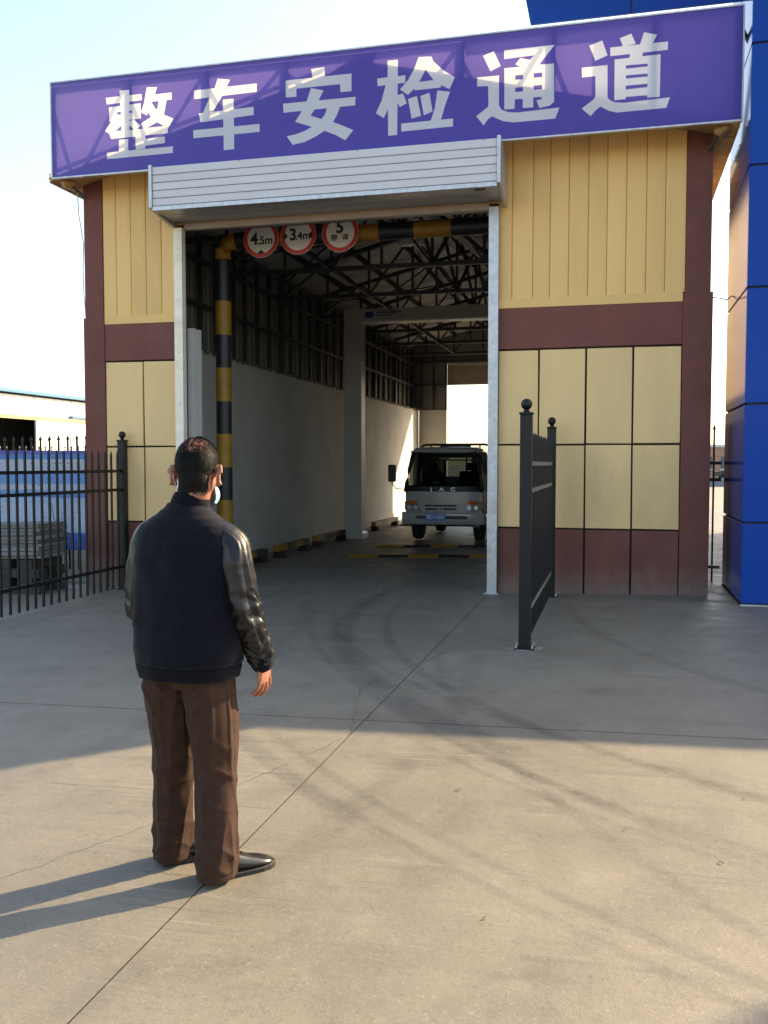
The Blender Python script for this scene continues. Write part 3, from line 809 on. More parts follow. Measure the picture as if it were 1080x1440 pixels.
rim.box(sx0 - .018, sx0 - .0005, SY - 0.012, SY + 0.05, sz0, sz1)
rim.box(sx1 + .0005, sx1 + .018, SY - 0.012, SY + 0.05, sz0, sz1)
rim.build('sign_rim', M['galv'], sign)
fr = MB()
for z in (6.50,):
    fr.bar((sx0 + .02, SY + 0.075, z), (sx1 - .02, SY + 0.075, z), 0.05, 0.05)
frame = fr.build('sign_frame', M['steel'], sign)
MB().bar((sx0 + .02, SY + 0.045, sz0 + .03), (sx1 - .02, SY + 0.045, sz0 + .03), 0.04, 0.04).build('frame_tube', M['steel'], frame)
for i, x in enumerate((-7.13, -6.03, -4.97, -3.93, -2.86, -1.77, -0.73, 0.36, 1.23)):
    MB().bar((x, SY + 0.045, sz0 + .03), (x, SY + 0.045, 6.49), 0.075, 0.04, up=(0, 1, 0)).build('frame_tube', M['steel'], frame)
    zr = sof(x + .25) + 0.10
    if 6.45 - zr > 0.12:
        MB().bar((x, SY + 0.09, 6.47), (x + 0.04, SY + 0.95, zr), 0.04, 0.04).build('frame_stay', M['steel'], frame)
        MB().bar((x, SY + 0.09, 6.47), (x + 0.55, SY + 0.30, sof(x + .55) + .1), 0.03, 0.03).build('frame_stay', M['steel'], frame)
for s in (-1, 1):
    p0 = HX + s * 0.3; p1 = HX + s * 4.15
    MB().bar((p0, SY + 0.17, sof(p0) + 0.17), (p1, SY + 0.17, sof(p1) + 0.17), 0.035, 0.035).build('frame_tube', M['steel'], frame)

# ------------------------------------------------------------------ blue portal building beside the hall
blue = thing('blue_portal_building', 'glossy blue panelled portal building standing close beside the buff hall', 'building', (2.4, 10.62, 0.05))
PX0, PX1, PY0, PY1 = 1.345, 3.6, 10.62, 12.45
zj = [0.075, 0.963, 2.241, 3.479, 4.759, 6.02, 6.87, 8.0]
core = MB().box(PX0 + .02, PX1 - .02, PY0 + .02, PY1 - .02, -0.2, 7.98)
core.hexa([(-1.05, 11.50, 6.875), (PX0 + .02, 11.50, 6.875), (PX0 + .02, 11.53, 6.875), (-1.05, 11.53, 6.875), (-1.27, 11.13, 7.98), (PX0 + .02, 11.13, 7.98), (PX0 + .02, 11.53, 7.98), (-1.27, 11.53, 7.98)])
core.box(PX1 - .02, 10.6, PY0 + .02, 22.8, -0.2, 4.60)
core.box(10.62, 12.65, PY0 + .02, PY1 - .02, -0.2, 9.2)
facing(10.35, 11.5, PY0, 8.0, 9.2) if False else None
core.build('core', M['bluejoint'], blue)
g = 0.012
def bpanel(x0, x1, y0, y1, z0, z1):
    MB().box(x0, x1, y0, y1, z0, z1).build('wall_panel', M['blue'], blue, bevel=0.004)
def facing(x0, x1, y, z0, z1):          # panel on a front face
    bpanel(x0 + g, x1 - g, y - 0.004, y + 0.021, z0 + g, z1 - g)
for a, b in zip(zj[:-1], zj[1:]):
    for x0, x1 in ((PX0, 2.47), (2.47, PX1)):
        facing(x0 - (0.004 + g if x0 == PX0 else 0), x1, PY0, a, b)
    bpanel(PX0 - 0.004, PX0 + 0.021, PY0 + 0.024, PY1, a + g, b - g)
    facing(10.6, 11.6, PY0, a, b); facing(11.6, 12.65, PY0, a, b)
    bpanel(PX1 - 0.021, PX1 + 0.002, PY0 + 0.024, PY1, a + g, b - g) if a > 4.5 else None
    bpanel(PX0 + .03, PX1 - .03, PY1 - .021, PY1 + .002, a + g, b - g)
for i in range(5):
    x0 = 3.6 + i * 1.4
    for a, b in ((0.075, 0.963), (0.963, 2.241), (2.241, 3.479), (3.479, 4.62)):
        facing(x0, x0 + 1.4, PY0, a, b)
def lean(z): return 11.49 - 0.33 * (z - 6.87)
def leftx(z): return -1.055 - 0.2 * (z - 6.87)
for x0, x1 in ((None, 0.105), (0.125, PX0 - .005)):
    for z0, z1 in ((6.870, 7.99),):
        a0, a1 = (leftx(z0), leftx(z1)) if x0 is None else (x0, x0)
        MB().hexa([(a0, lean(z0), z0), (x1, lean(z0), z0), (x1, lean(z0) + .02, z0), (a0, lean(z0) + .02, z0),
                   (a1, lean(z1), z1), (x1, lean(z1), z1), (x1, lean(z1) + .02, z1), (a1, lean(z1) + .02, z1)]).build('fascia_panel', M['blue'], blue, bevel=0.003)
MB().box(-1.06, 13.0, PY0 - .01, PY1, 8.0, 8.03).build('coping', M['galv'], blue) if False else None
MB().box(PX0 - 0.012, PX1, PY0 - 0.014, PY0 + 0.02, gz(1.4) - 0.02, 0.074).build('base_trim', M['galv'], blue)
MB().box(PX0 - 0.012, PX0 + 0.02, PY0 + 0.02, PY1, -0.02, 0.074).build('base_trim', M['bluejoint'], blue)

# ------------------------------------------------------------------ iron fences
def picket_mesh(h, spear=False):
    mb = MB(); a = 0.0115
    mb.box(-a, a, -a, a, 0, h - 0.06)
    if spear:
        mb.loft([[(s*q, t*q, z) for s, t in ((-1,-1),(1,-1),(1,1),(-1,1))] for z, q in ((h-.06, .011), (h-.045, .011), (h-.035, .019), (h-.02, .017), (h+.03, .001))])
    else:
        mb.loft([[(s*q, t*q, z) for s, t in ((-1,-1),(1,-1),(1,1),(-1,1))] for z, q in ((h-.0599, .0115), (h-.03, .010), (h+.01, .0012))])
    return mb.mesh('picket')
PK, PKS = picket_mesh(1.83), picket_mesh(2.03, True)
pk_proto = MB().box(-.05, .05, -.05, .05, 0, 2.0)
pk_proto.box(-.058, .058, -.058, .058, 2.0, 2.02)
POST = pk_proto.mesh('post', bevel=0.004)
BALL = MB().cyl((0, 0, 2.02), (0, 0, 2.045), 0.03, 0.022, 10).ell((0, 0, 2.088), (.048, .048, .048), 16, 10).mesh('finial', smooth=True)
PLATE = MB().box(-.085, .085, -.085, .085, 0, .012).mesh('base_plate', bevel=.003)
BOLT = MB().cyl((0, 0, .012), (0, 0, .04), .009, n=6).mesh('anchor_bolt')
def post(parent, x, y, sc=1.0):
    z = gz(x)
    p = link('post', POST, M['ironblack'], parent, loc=(x, y, z))
    link('finial', BALL, M['ironblack'], p, loc=(x, y, z))
    link('base_plate', PLATE, M['ironblack'], p, loc=(x, y, z + 0.001))
    for a in (-1, 1):
        for b in (-1, 1):
            link('anchor_bolt', BOLT, M['galv'], p, loc=(x + a*.068, y + b*.068, z))
    return p
def fence_y(name, label, x, ya, yb, first, step, rails, railmat):
    t = thing(name, label, 'fence', (x, (ya + yb) / 2, gz(x)))
    post(t, x, ya); post(t, x, yb)
    z = gz(x)
    for i, r in enumerate(rails):
        MB().box(x - .014, x + .014, ya + .05, yb - .05, z + r - .019, z + r + .019).build('rail', railmat, t)
    y = first
    while y < yb - 0.07:
        if y > ya + 0.07:
            link('picket', PK, M['ironblack'], t, loc=(x + random.uniform(-.0015, .0015), y, z + 0.03), rot=(0, random.uniform(-.003, .003), 0))
        y += step
    return t
fence_y('iron_fence', 'black iron picket fence panel standing in front of the blue and white printed banner', -6.46, 8.06, 11.28, 8.22, 0.1538, (1.60, 1.35, 0.31), M['ironblack'])
M['railbeige'] = pm('beige_rail', (0.26, 0.225, 0.17), 0.6, var=0.25, scale=10)  # beige rail colour, used only on the panel beside the hall wall
fence_y('iron_fence', 'black iron picket fence panel jutting out from the maroon and buff wall', -0.735, 7.93, 11.15, 8.08, 0.125, (1.585, 1.345, 0.29), M['railbeige'])
# mortar patch where the panel's outer post is set in the yard
mb = MB()
ring = [(-0.735 + (0.13 + random.uniform(-.05, .05)) * cos(t * pi / 9) * 1.2, 7.93 + (0.11 + random.uniform(-.04, .04)) * sin(t * pi / 9)) for t in range(18)]
mb.add([(x, y, gz(x) + 0.003) for x, y in ring], [tuple(range(18))])
mb.build('mortar_patch', pm('pale_mortar', (0.30, 0.28, 0.25), 0.9, var=0.25, scale=25), ground)
# fence behind, running away along the yard edge
def fence_x(name, label, y, x0, x1, step, zoff=0.0, h=1.0):
    t = thing(name, label, 'fence', ((x0 + x1) / 2, y, gz(x0)))
    x = x0
    while x < x1:
        link('picket', PKS, M['ironblack'], t, loc=(x, y, gz(x) + 0.08 + zoff))
        x += step
    for r in (1.72, 1.5, 0.4):
        MB().hexa([(x0, y-.014, gz(x0)+r-.018+zoff), (x1, y-.014, gz(x1)+r-.018+zoff), (x1, y+.014, gz(x1)+r-.018+zoff), (x0, y+.014, gz(x0)+r-.018+zoff),
                   (x0, y-.014, gz(x0)+r+.018+zoff), (x1, y-.014, gz(x1)+r+.018+zoff), (x1, y+.014, gz(x1)+r+.018+zoff), (x0, y+.014, gz(x0)+r+.018+zoff)]).build('rail', M['ironblack'], t)
    return t
fence_x('iron_fence', 'spear-topped black iron fence behind the printed banner', 12.55, -10.63, -7.2, 0.1575, 0.03)
f2 = fence_x('iron_fence', 'far black iron fence crossing the yard before the white warehouse', 22.0, -19.5, -11.0, 0.2, 0.16)
post(f2, -16.05, 22.0)
t = thing('iron_fence', 'short black iron fence closing the gap between hall and blue building', 'fence', (1.2, 12.75, gz(1.2)))
MB().box(1.075, 1.34, 12.735, 12.765, gz(1.2) + 1.535, gz(1.2) + 1.575).build('rail', M['ironblack'], t)
MB().box(1.075, 1.34, 12.735, 12.765, gz(1.2) + 1.315, gz(1.2) + 1.36).build('rail', M['ironblack'], t)
MB().box(1.075, 1.34, 12.735, 12.765, gz(1.2) + 0.36, gz(1.2) + 0.40).build('rail', M['ironblack'], t)
link('picket', PKS, M['ironblack'], t, loc=(1.245, 12.75, gz(1.2) - 0.10 + 0.1))
t.children[-1].scale = (0.9, 0.9, 0.885)

# ------------------------------------------------------------------ printed banner on the rear fence
def banner_mat():
    m = bpy.data.materials.new('printed_banner'); m.use_nodes = True
    n = m.node_tree.nodes; L = m.node_tree.links; b = n['Principled BSDF']
    tc = n.new('ShaderNodeTexCoord'); sx = n.new('ShaderNodeSeparateXYZ'); L.new(tc.outputs['Object'], sx.inputs[0])
    mr = n.new('ShaderNodeMapRange'); mr.inputs[1].default_value = 0.30; mr.inputs[2].default_value = 1.80
    L.new(sx.outputs[2], mr.inputs[0])
    cr = n.new('ShaderNodeValToRGB'); cr.color_ramp.interpolation = 'CONSTANT'
    e = cr.color_ramp.elements
    cols = [(0.0, (0.02, 0.10, 0.38)), (0.17, (0.36, 0.42, 0.55)), (0.46, (0.30, 0.40, 0.56)), (0.52, (0.07, 0.20, 0.50)), (0.575, (0.16, 0.31, 0.56)), (0.60, (0.38, 0.42, 0.52)),
            (0.66, (0.10, 0.26, 0.55)), (0.76, (0.07, 0.18, 0.48)), (0.79, (0.38, 0.42, 0.50)), (0.91, (0.05, 0.20, 0.52)), (0.96, (0.08, 0.08, 0.36))]
    while len(e) < len(cols): e.new(0.5)
    for k, (p, c) in enumerate(cols):
        e[k].position = p; e[k].color = (*c, 1)
    L.new(mr.outputs[0], cr.inputs[0])
    # blocks of small illegible print
    mp = n.new('ShaderNodeMapping'); mp.inputs['Scale'].default_value = (26, 1, 34)
    L.new(tc.outputs['Object'], mp.inputs[0])
    nz = n.new('ShaderNodeTexNoise'); nz.inputs['Scale'].default_value = 1.0; nz.inputs['Detail'].default_value = 2
    L.new(mp.outputs[0], nz.inputs['Vector'])
    n2 = n.new('ShaderNodeTexNoise'); n2.inputs['Scale'].default_value = 3.0; L.new(tc.outputs['Object'], n2.inputs['Vector'])
    a = n.new('ShaderNodeMapRange'); a.inputs[1].default_value = 0.53; a.inputs[2].default_value = 0.58; L.new(nz.outputs[0], a.inputs[0])
    c = n.new('ShaderNodeMapRange'); c.inputs[1].default_value = 0.5; c.inputs[2].default_value = 0.56; c.inputs[4].default_value = 0.6; L.new(n2.outputs[0], c.inputs[0])
    wv = n.new('ShaderNodeMath'); wv.operation = 'MULTIPLY'; L.new(sx.outputs[2], wv.inputs[0]); wv.inputs[1].default_value = 75.0
    wv2 = n.new('ShaderNodeMath'); wv2.operation = 'SINE'; L.new(wv.outputs[0], wv2.inputs[0])
    wv3 = n.new('ShaderNodeMath'); wv3.operation = 'GREATER_THAN'; L.new(wv2.outputs[0], wv3.inputs[0]); wv3.inputs[1].default_value = 0.25
    k0 = n.new('ShaderNodeMath'); k0.operation = 'MULTIPLY'; L.new(a.outputs[0], k0.inputs[0]); L.new(wv3.outputs[0], k0.inputs[1])
    k = n.new('ShaderNodeMath'); k.operation = 'MULTIPLY'; L.new(k0.outputs[0], k.inputs[0]); L.new(c.outputs[0], k.inputs[1])
    mx = n.new('ShaderNodeMix'); mx.data_type = 'RGBA'; L.new(k.outputs[0], mx.inputs[0]); L.new(cr.outputs[0], mx.inputs[6]); mx.inputs[7].default_value = (0.08, 0.10, 0.2, 1)
    L.new(mx.outputs[2], b.inputs['Base Color']); b.inputs['Roughness'].default_value = 0.45
    return m
M['banner'] = banner_mat()
def wavy(x0, x1, z0, z1, y, amp, seed, nx=26, nz_=14):
    mb = MB(); v = []
    for j in range(nz_ + 1):
        for i in range(nx + 1):
            x = x0 + (x1-x0)*i/nx; z = z0 + (z1-z0)*j/nz_
            v.append((x, y + amp * noise.noise((x*2.2 + seed, z*1.3, seed)), z + (0.012 * noise.noise((x*3, seed, 0)) if j in (0, nz_) else 0)))
    mb.add(v, [(j*(nx+1)+i, j*(nx+1)+i+1, (j+1)*(nx+1)+i+1, (j+1)*(nx+1)+i) for j in range(nz_) for i in range(nx)])
    return mb
bn = thing('printed_banner', 'blue and white printed banner hung on the spear-topped fence', 'banner', (-8.4, 12.42, 0.3))
wavy(-10.6, -8.21, 0.31, 1.80, 12.40, 0.05, 1.0).build('banner_sheet', M['banner'], bn, smooth=True)
wavy(-8.19, -7.16, 0.305, 1.795, 12.36, 0.05, 5.0).build('banner_sheet', M['banner'], bn, smooth=True)
MB().tube([(-7.62, 12.30, 0.42), (-7.50, 12.29, 0.55), (-7.42, 12.29, 0.85), (-7.40, 12.30, 1.2)], 0.008, 6).build('tie_cord', M['white'], bn)
MB().tube([(-8.26, 12.33, 1.0), (-8.23, 12.32, 0.8), (-8.18, 12.33, 0.66)], 0.006, 6).build('tie_cord', M['cable'], bn)

# ------------------------------------------------------------------ boards piled on trestles behind the fence
M['board'] = pm('fibre_board', (0.19, 0.185, 0.175), 0.8, var=0.18, scale=4, bump=0.15, rnd=0.14, stain=0.2)
z = 0.46
for i in range(9):
    h = random.choice((0.045, 0.05, 0.06))
    dx = random.uniform(-.05, .05); dy = random.uniform(-.05, .04)
    o = MB().box(-1.15, 1.15, -0.32, 0.32, 0, h - 0.004).build('cement_board', M['board'], bevel=0.004)
    o.location = (-8.47 + dx, 10.95 + dy, gz(-8.5) + z); o.rotation_euler = (0, -0.028, random.uniform(-.012, .012))
    lab = 'grey cement board within the pile behind the iron fence'
    if i == 8: lab = 'topmost grey cement board of the pile behind the iron fence'
    if i == 0: lab = 'lowest grey cement board of the pile, lying on dark timbers'
    tag(o, lab, 'board', 'cement boards piled behind the fence'); z += h
tr = thing('timber_cribbing', 'dark stacked timbers carrying the pile of cement boards', 'timber', (-8.5, 10.95, gz(-8.5)))
M['timber'] = pm('dark_timber', (0.045, 0.038, 0.032), 0.85, var=0.3, scale=9, rnd=0.2)
z0_ = gz(-8.5)
for xc_ in (-9.35, -8.5, -7.68):
    top_ = z0_ + 0.452 + (xc_ + 8.5) * 0.028
    hh_ = (top_ - z0_) / 4
    for l_ in range(4):
        za_ = z0_ - (0.02 if l_ == 0 else 0) + l_ * hh_
        zb_ = z0_ + (l_ + 1) * hh_ - 0.003
        if l_ % 2:
            for q_ in (-0.17, 0.17):
                MB().box(xc_ + q_ - .09, xc_ + q_ + .09, 10.60, 11.30, za_, zb_).build('timber', M['timber'], tr)
        else:
            for q_ in (10.70, 11.18):
                MB().box(xc_ - .36, xc_ + .36, q_ - .09, q_ + .09, za_, zb_).build('timber', M['timber'], tr)
tag(MB().prism_x([(11.75, gz(-9) - .02), (11.80, gz(-9) + .075), (11.92, gz(-9) + .075), (11.95, gz(-9) - .02)], -13.0, -7.2).build('kerb', pm('kerb_concrete', (0.30, 0.29, 0.27), 0.85, var=0.2, scale=6)), 'low concrete kerb below the printed banner', kind='structure')
sm = bpy.data.materials
M['soil'] = pm('dark_soil', (0.045, 0.040, 0.030), 0.95, var=0.4, scale=14, bump=0.6, bscale=30)
mb = MB(); mb.add([(-13, 11.95, gz(-12) + .012), (-7.1, 11.95, gz(-7.1) + .012), (-7.1, 21, gz(-7.1) + .012), (-13, 21, gz(-12) + .012)], [(0, 1, 2, 3)])
tag(mb.build('soil_strip', M['soil']), 'dark soil strip behind the kerb under the banner', kind='structure')

# ------------------------------------------------------------------ white warehouse across the yard
wh = thing('warehouse', 'long white warehouse with blue eaves far beyond the iron fence', 'building', (-44, 52, gz(-12)))
M['whwhite'] = pm('warehouse_sheet', (0.60, 0.61, 0.60), 0.55, var=0.04, scale=0.4, rnd=0.03, stain=0.08, stain_col=(0.4, 0.38, 0.34))
M['whblue'] = pm('warehouse_blue', (0.035, 0.15, 0.26), 0.45, var=0.1)
wx = -36.0
def whsheets(y0, y1, z0, z1):
    y = y0
    while y < y1 - 1e-3:
        ye = min(y + 1.0, y1)
        MB().box(wx - 0.1, wx + 0.02 * random.random(), y + .015, ye - .015, z0, z1).build('wall_sheet', M['whwhite'], wh)
        y = ye
whsheets(34, 41.0, -.2, 5.85); whsheets(41.0, 52.2, 4.62, 5.85); whsheets(52.2, 90, -.2, 5.85)
MB().box(wx - 6, wx - 5.8, 36, 89, -.2, 5.8).build('shade_backing', M['steel2'], wh)  # dark sheet set close behind the opening to stand in for interior shade
MB().box(wx - 20, wx - .2, 34.0, 34.2, -.2, 5.8).build('end_wall', M['whwhite'], wh)
MB().box(wx - 20, wx - .2, 89.8, 90, -.2, 5.8).build('end_wall', M['whwhite'], wh)
MB().box(wx - 20, wx - .2, 34.3, 89.7, 5.82, 5.90).build('ceiling', M['steel2'], wh)
MB().box(wx - 0.3, wx + 0.35, 34, 90, 5.96, 6.08).build('gutter', M['whblue'], wh)
rf = MB().prism_y([(wx + 0.2, 6.08), (wx - 10, 7.3), (wx - 20, 6.08)], 34, 90).build('roof', M['whwhite'], wh)
MB().prism_y([(wx - 3.0, 6.48), (wx - 3.0, 6.60), (wx - 3.4, 6.64), (wx - 3.4, 6.50)], 34, 90).build('ridge_strip', M['whblue'], rf)
dr = MB().box(wx + .021, wx + .06, 56.0, 60.0, -.1, 4.66).build('door', M['whwhite'], wh)
MB().box(wx + .02, wx + .3, 55.9, 60.1, 4.66, 4.82).build('lintel', M['whblue'], dr)
MB().bar((wx + 2.5, 44, 4.30), (wx + 2.5, 55.2, 4.30), 0.22, 0.22).build('awning_beam', M['soffit'], wh)
for y in (44.3, 49, 54.9):
    MB().bar((wx, y, 4.45), (wx + 2.5, y, 4.32), 0.1, 0.1).build('bracket', M['steel2'], wh)

# ------------------------------------------------------------------ far side of the gap: low brick building, wall and parked car
fb = thing('brick_building', 'low pinkish brick building seen far off through the narrow gap', 'building', (12, 95, gz(8)))
M['brick'] = pm('pink_brick', (0.42, 0.24, 0.17), 0.85, var=0.2, scale=2)
MB().box(6, 20, 95, 103, 0, 3.2).build('wall', M['brick'], fb)
MB().box(5.8, 20.2, 94.8, 103.2, 3.2, 3.45).build('roof', M['whwhite'], fb)
for x in (8.2, 9.9, 12.5, 15.0):
    wd = MB().box(x, x + 0.9, 94.93, 95.02, 1.1, 2.3).build('window', M['steel2'], fb)
    MB().box(x - .05, x + .95, 94.85, 95.0, 1.0, 1.09).build('sill', M['white'], wd)
tag(MB().box(3.5, 30, 62, 62.25, gz(8) - .1, gz(8) + 0.5).build('low_wall', pm('grey_block', (0.22, 0.24, 0.26), 0.8)), 'low grey block wall in front of the distant brick building', 'wall')
car = thing('parked_car', 'dark parked car in front of the distant brick building', 'car', (10.2, 84, gz(8)))
M['carpaint'] = pm('dark_car_paint', (0.02, 0.022, 0.026), 0.25, coat=0.5)
MB().loft([[(8.2 + x, 83.1 + q, gz(8) + z) for x, z in ((0, .35), (4.2, .35), (4.25, .7), (3.4, .85), (.8, .85), (-.05, .7))] for q in (0, 1.7)]).build('body', M['carpaint'], car)
MB().loft([[(8.2 + x, 83.2 + q, gz(8) + z) for x, z in ((0.9, .85), (3.5, .85), (2.8, 1.4), (1.5, 1.4))] for q in (0, 1.5)]).build('cabin', M['steel2'], car)
for x in (9.0, 11.5):
    for y in (83.1, 84.75):
        MB().cyl((x, y - .05, gz(8) + .31), (x, y + .1, gz(8) + .31), .31, n=16).build('wheel', M['rubber'], car)

# ------------------------------------------------------------------ cables
tag(MB().tube([(-7.18, 11.45, 5.30), (-7.17, 11.45, 5.02), (-7.10, 11.45, 4.60), (-7.115, 11.45, 4.25), (-7.11, 11.45, 3.95), (-7.085, 11.45, 3.62)], 0.008, 6).build('loose_cable', M['white']), 'thin loose cable dangling from the hall eave beside the left corner column', 'cable')
tag(MB().tube([(1.06, 11.9, 3.55), (1.12, 11.88, 3.60), (1.20, 11.9, 3.59), (1.28, 11.92, 3.57), (1.335, 11.95, 3.62)], 0.008, 6).build('loose_cable', M['cable']), 'short dark cable slung between the hall and the blue building', 'cable')

# ------------------------------------------------------------------ text helper
def text_mesh(s, size, bold=0.0, ext=0.0008):
    cu = bpy.data.curves.new('txt', 'FONT')
    cu.body = s; cu.size = size; cu.align_x = 'CENTER'; cu.align_y = 'CENTER'
    cu.offset = bold; cu.extrude = ext
    o = bpy.data.objects.new('txt', cu)
    COL.objects.link(o)
    dg = bpy.context.evaluated_depsgraph_get()
    me = bpy.data.meshes.new_from_object(o.evaluated_get(dg))
    COL.objects.unlink(o); bpy.data.objects.remove(o); bpy.data.curves.remove(cu)
    me.materials.clear()
    return me
def put_text(name, s, size, loc, m, parent, bold=0.0, sx=1.0):
    me = text_mesh(s, size, bold)
    o = link(name, me, m, None, loc=loc, rot=(radians(90), 0, 0))
    o.scale = (sx, 1, 1)
    set_parent(o, parent)
    return o

# ------------------------------------------------------------------ height-limit gantry and its three round signs
gt = thing('height_gantry', 'yellow and black striped height-limit gantry just inside the doorway', 'gantry', (-5.51, 12.5, gz(-5.5)))
gx_, gyy, gr = -5.51, 12.5, 0.115
zb = [gz(-5.5), 0.12, 0.60, 1.075, 1.55, 2.03, 2.50, 2.98, 3.45, 3.93, 4.52]
for X0 in (gx_, 0.15):
    for i, (a, b) in enumerate(zip(zb[:-1], zb[1:])):
        MB().cyl((X0, gyy, a), (X0, gyy, b), gr, n=24, cap=False).build('pole_band', M['ywarn'] if i % 2 == 0 else M['kwarn'], gt, smooth=True)
    MB().tube([(X0, gyy, 4.52), (X0, gyy, 4.66), (X0 + (0.06 if X0 < -3 else -.06), gyy, 4.75), (X0 + (0.22 if X0 < -3 else -.22), gyy, 4.785)], gr, 20).build('elbow', M['ywarn'], gt, smooth=True)
    MB().cyl((X0, gyy, gz(X0)), (X0, gyy, gz(X0) + 0.02), 0.2, n=20).build('base_plate', M['steel'], gt)
xb = [-5.29, -4.70, -4.19, -3.69, -3.18, -2.69, -2.18, -1.66, -1.15, -0.65, -0.07]
for i, (a, b) in enumerate(zip(xb[:-1], xb[1:])):
    MB().cyl((a, gyy, 4.785), (b, gyy, 4.785), gr, n=24, cap=False).build('beam_band', M['kwarn'] if i % 2 == 0 else M['ywarn'], gt, smooth=True)
def disc(r, y0, y1, x, z, n=40):
    return MB().cyl((x, y1, z), (x, y0, z), r, n=n)
def round_sign(x, z, label, kind):
    y = 12.345
    t = thing('round_sign', label, 'sign', (x, y, z), group='round traffic signs on the gantry')
    disc(0.262, y, y + 0.006, x, z).build('plate', M['signwhite'], t)
    # red ring
    n = 40; v = []
    for q, yy in ((0.258, y - .0012), (0.203, y - .0012), (0.258, y), (0.203, y)):
        v += [(x + q*cos(2*pi*i/n), yy, z + q*sin(2*pi*i/n)) for i in range(n)]
    f = []
    for i in range(n):
        j = (i + 1) % n
        f += [(i, j, n+j, n+i), (2*n+i, 2*n+j, j, i), (n+i, n+j, 3*n+j, 3*n+i)]
    MB().add(v, f).build('red_ring', M['red'], t)
    ty = y - 0.0025
    def tri(pts): MB().prism_y([(x + a, z + b) for a, b in pts], ty - .0008, ty + .0008).build('arrow', M['ink'], t)
    if kind == 'h':
        put_text('numeral', '4', 0.23, (x - 0.10, ty, z - 0.005), M['ink'], t, 0.006)
        put_text('numeral', '.5m', 0.155, (x + 0.062, ty, z - 0.028), M['ink'], t, 0.0035)
        tri([(-.06, -.205), (.06, -.205), (0, -.150)]); tri([(0, .150), (.06, .205), (-.06, .205)])
    elif kind == 'w':
        put_text('numeral', '3', 0.22, (x - 0.075, ty, z + 0.01), M['ink'], t, 0.006)
        put_text('numeral', '.4m', 0.15, (x + 0.07, ty, z - 0.01), M['ink'], t, 0.0035)
        tri([(-.205, -.06), (-.150, 0), (-.205, .06)]); tri([(.150, 0), (.205, -.06), (.205, .06)])
    else:
        put_text('numeral', '5', 0.23, (x - 0.005, ty, z + 0.07), M['ink'], t, 0.007)
        put_text('character', '限', 0.095, (x - 0.085, ty, z - 0.072), M['ink'], t, 0.002)
        put_text('character', '速', 0.095, (x + 0.075, ty, z - 0.072), M['ink'], t, 0.002)
    MB().box(x - .02, x + .02, y + .006, y + .05, z - .1, z + .12).build('clamp', M['steel'], t)
round_sign(-4.865, 4.752, 'round red and white sign reading 4.5m hung from the striped gantry', 'h')
round_sign(-4.315, 4.765, 'round red and white sign reading 3.4m hung from the striped gantry', 'w')
round_sign(-3.705, 4.768, 'round red and white speed limit sign reading 5 hung from the striped gantry', 's')

# ------------------------------------------------------------------ inside: pale portal frame, guide rails, floor humps, lamp
pf = thing('portal_frame', 'pale steel portal frame spanning the inspection lane behind the gantry', 'gantry', (-3, 20.1, gz(-5)))
M['pale'] = pm('pale_steel_paint', (0.50, 0.49, 0.46), 0.4, var=0.08, scale=2, stain=0.12, stain_col=(0.25, 0.23, 0.2))
for x in (-5.92, -0.55):
    c = MB().box(x, x + 0.40, 20.0, 20.34, gz(x) + .16, 4.73).build('column', M['pale'], pf, bevel=0.01)
    MB().loft([[(x + .2 + s*q, 20.17 + t_*q*.9, z) for s, t_ in ((-1,-1),(1,-1),(1,1),(-1,1))] for z, q in ((gz(x) - .02, .26), (gz(x) + .12, .25), (gz(x) + .165, .205))]).build('plinth', M['pale'], c)
bm_ = MB().box(-5.92, -0.15, 19.98, 20.36, 4.731, 5.03).build('beam', M['pale'], pf, bevel=0.008)
MB().box(-5.5, -0.57, 19.97, 19.979, 4.731, 4.76).build('light_strip', M['white'], bm_)
M['logoblue'] = pm('logo_blue', (0.03, 0.05, 0.22), 0.5)
mb = MB().prism_y([(-5.33 + .10*cos(t*pi/12) , 4.90 + .085*sin(t*pi/12) - (0.03 if 4 < t < 8 else 0)) for t in range(24)], 19.974, 19.979)
mb.build('emblem', M['logoblue'], bm_)
for k, (z, l) in enumerate(((4.935, 0.62), (4.875, 0.42))):
    for q in range(int(l / 0.065)):
        MB().box(-5.17 + q*.065, -5.17 + q*.065 + .045, 19.975, 19.979, z - .016, z + .016).build('lettering', M['logoblue'], bm_)
for i, (y0, y1) in enumerate(((12.9, 15.0), (15.45, 17.25), (17.65, 19.75), (22.3, 24.9))):
    lab = 'low black and yellow wheel guide rail ' + ('beside the striped gantry pole', 'second along from the striped gantry pole', 'just before the pale portal column', 'beyond the pale portal column')[i]
    t = thing('wheel_guide', lab, 'guide rail', (-5.86, (y0 + y1)/2, gz(-5.86)), group='wheel guide rails along the plaster wall')
    z = gz(-5.86)
    nseg = 4; L_ = (y1 - y0 - .1) / nseg
    for k in range(nseg):
        MB().box(-5.92, -5.80, y0 + .05 + k*L_, y0 + .05 + (k+1)*L_, z + .12, z + .225).build('rail_band', M['kwarn'] if k % 2 else M['ywarn'], t)
    for y in (y0 + .12, y1 - .32):
        MB().box(-5.94, -5.78, y, y + .2, z - .02, z + .119).box(-5.97, -5.75, y - .03, y + .23, z - .02, z + .018).build('foot', M['rubber'], t)
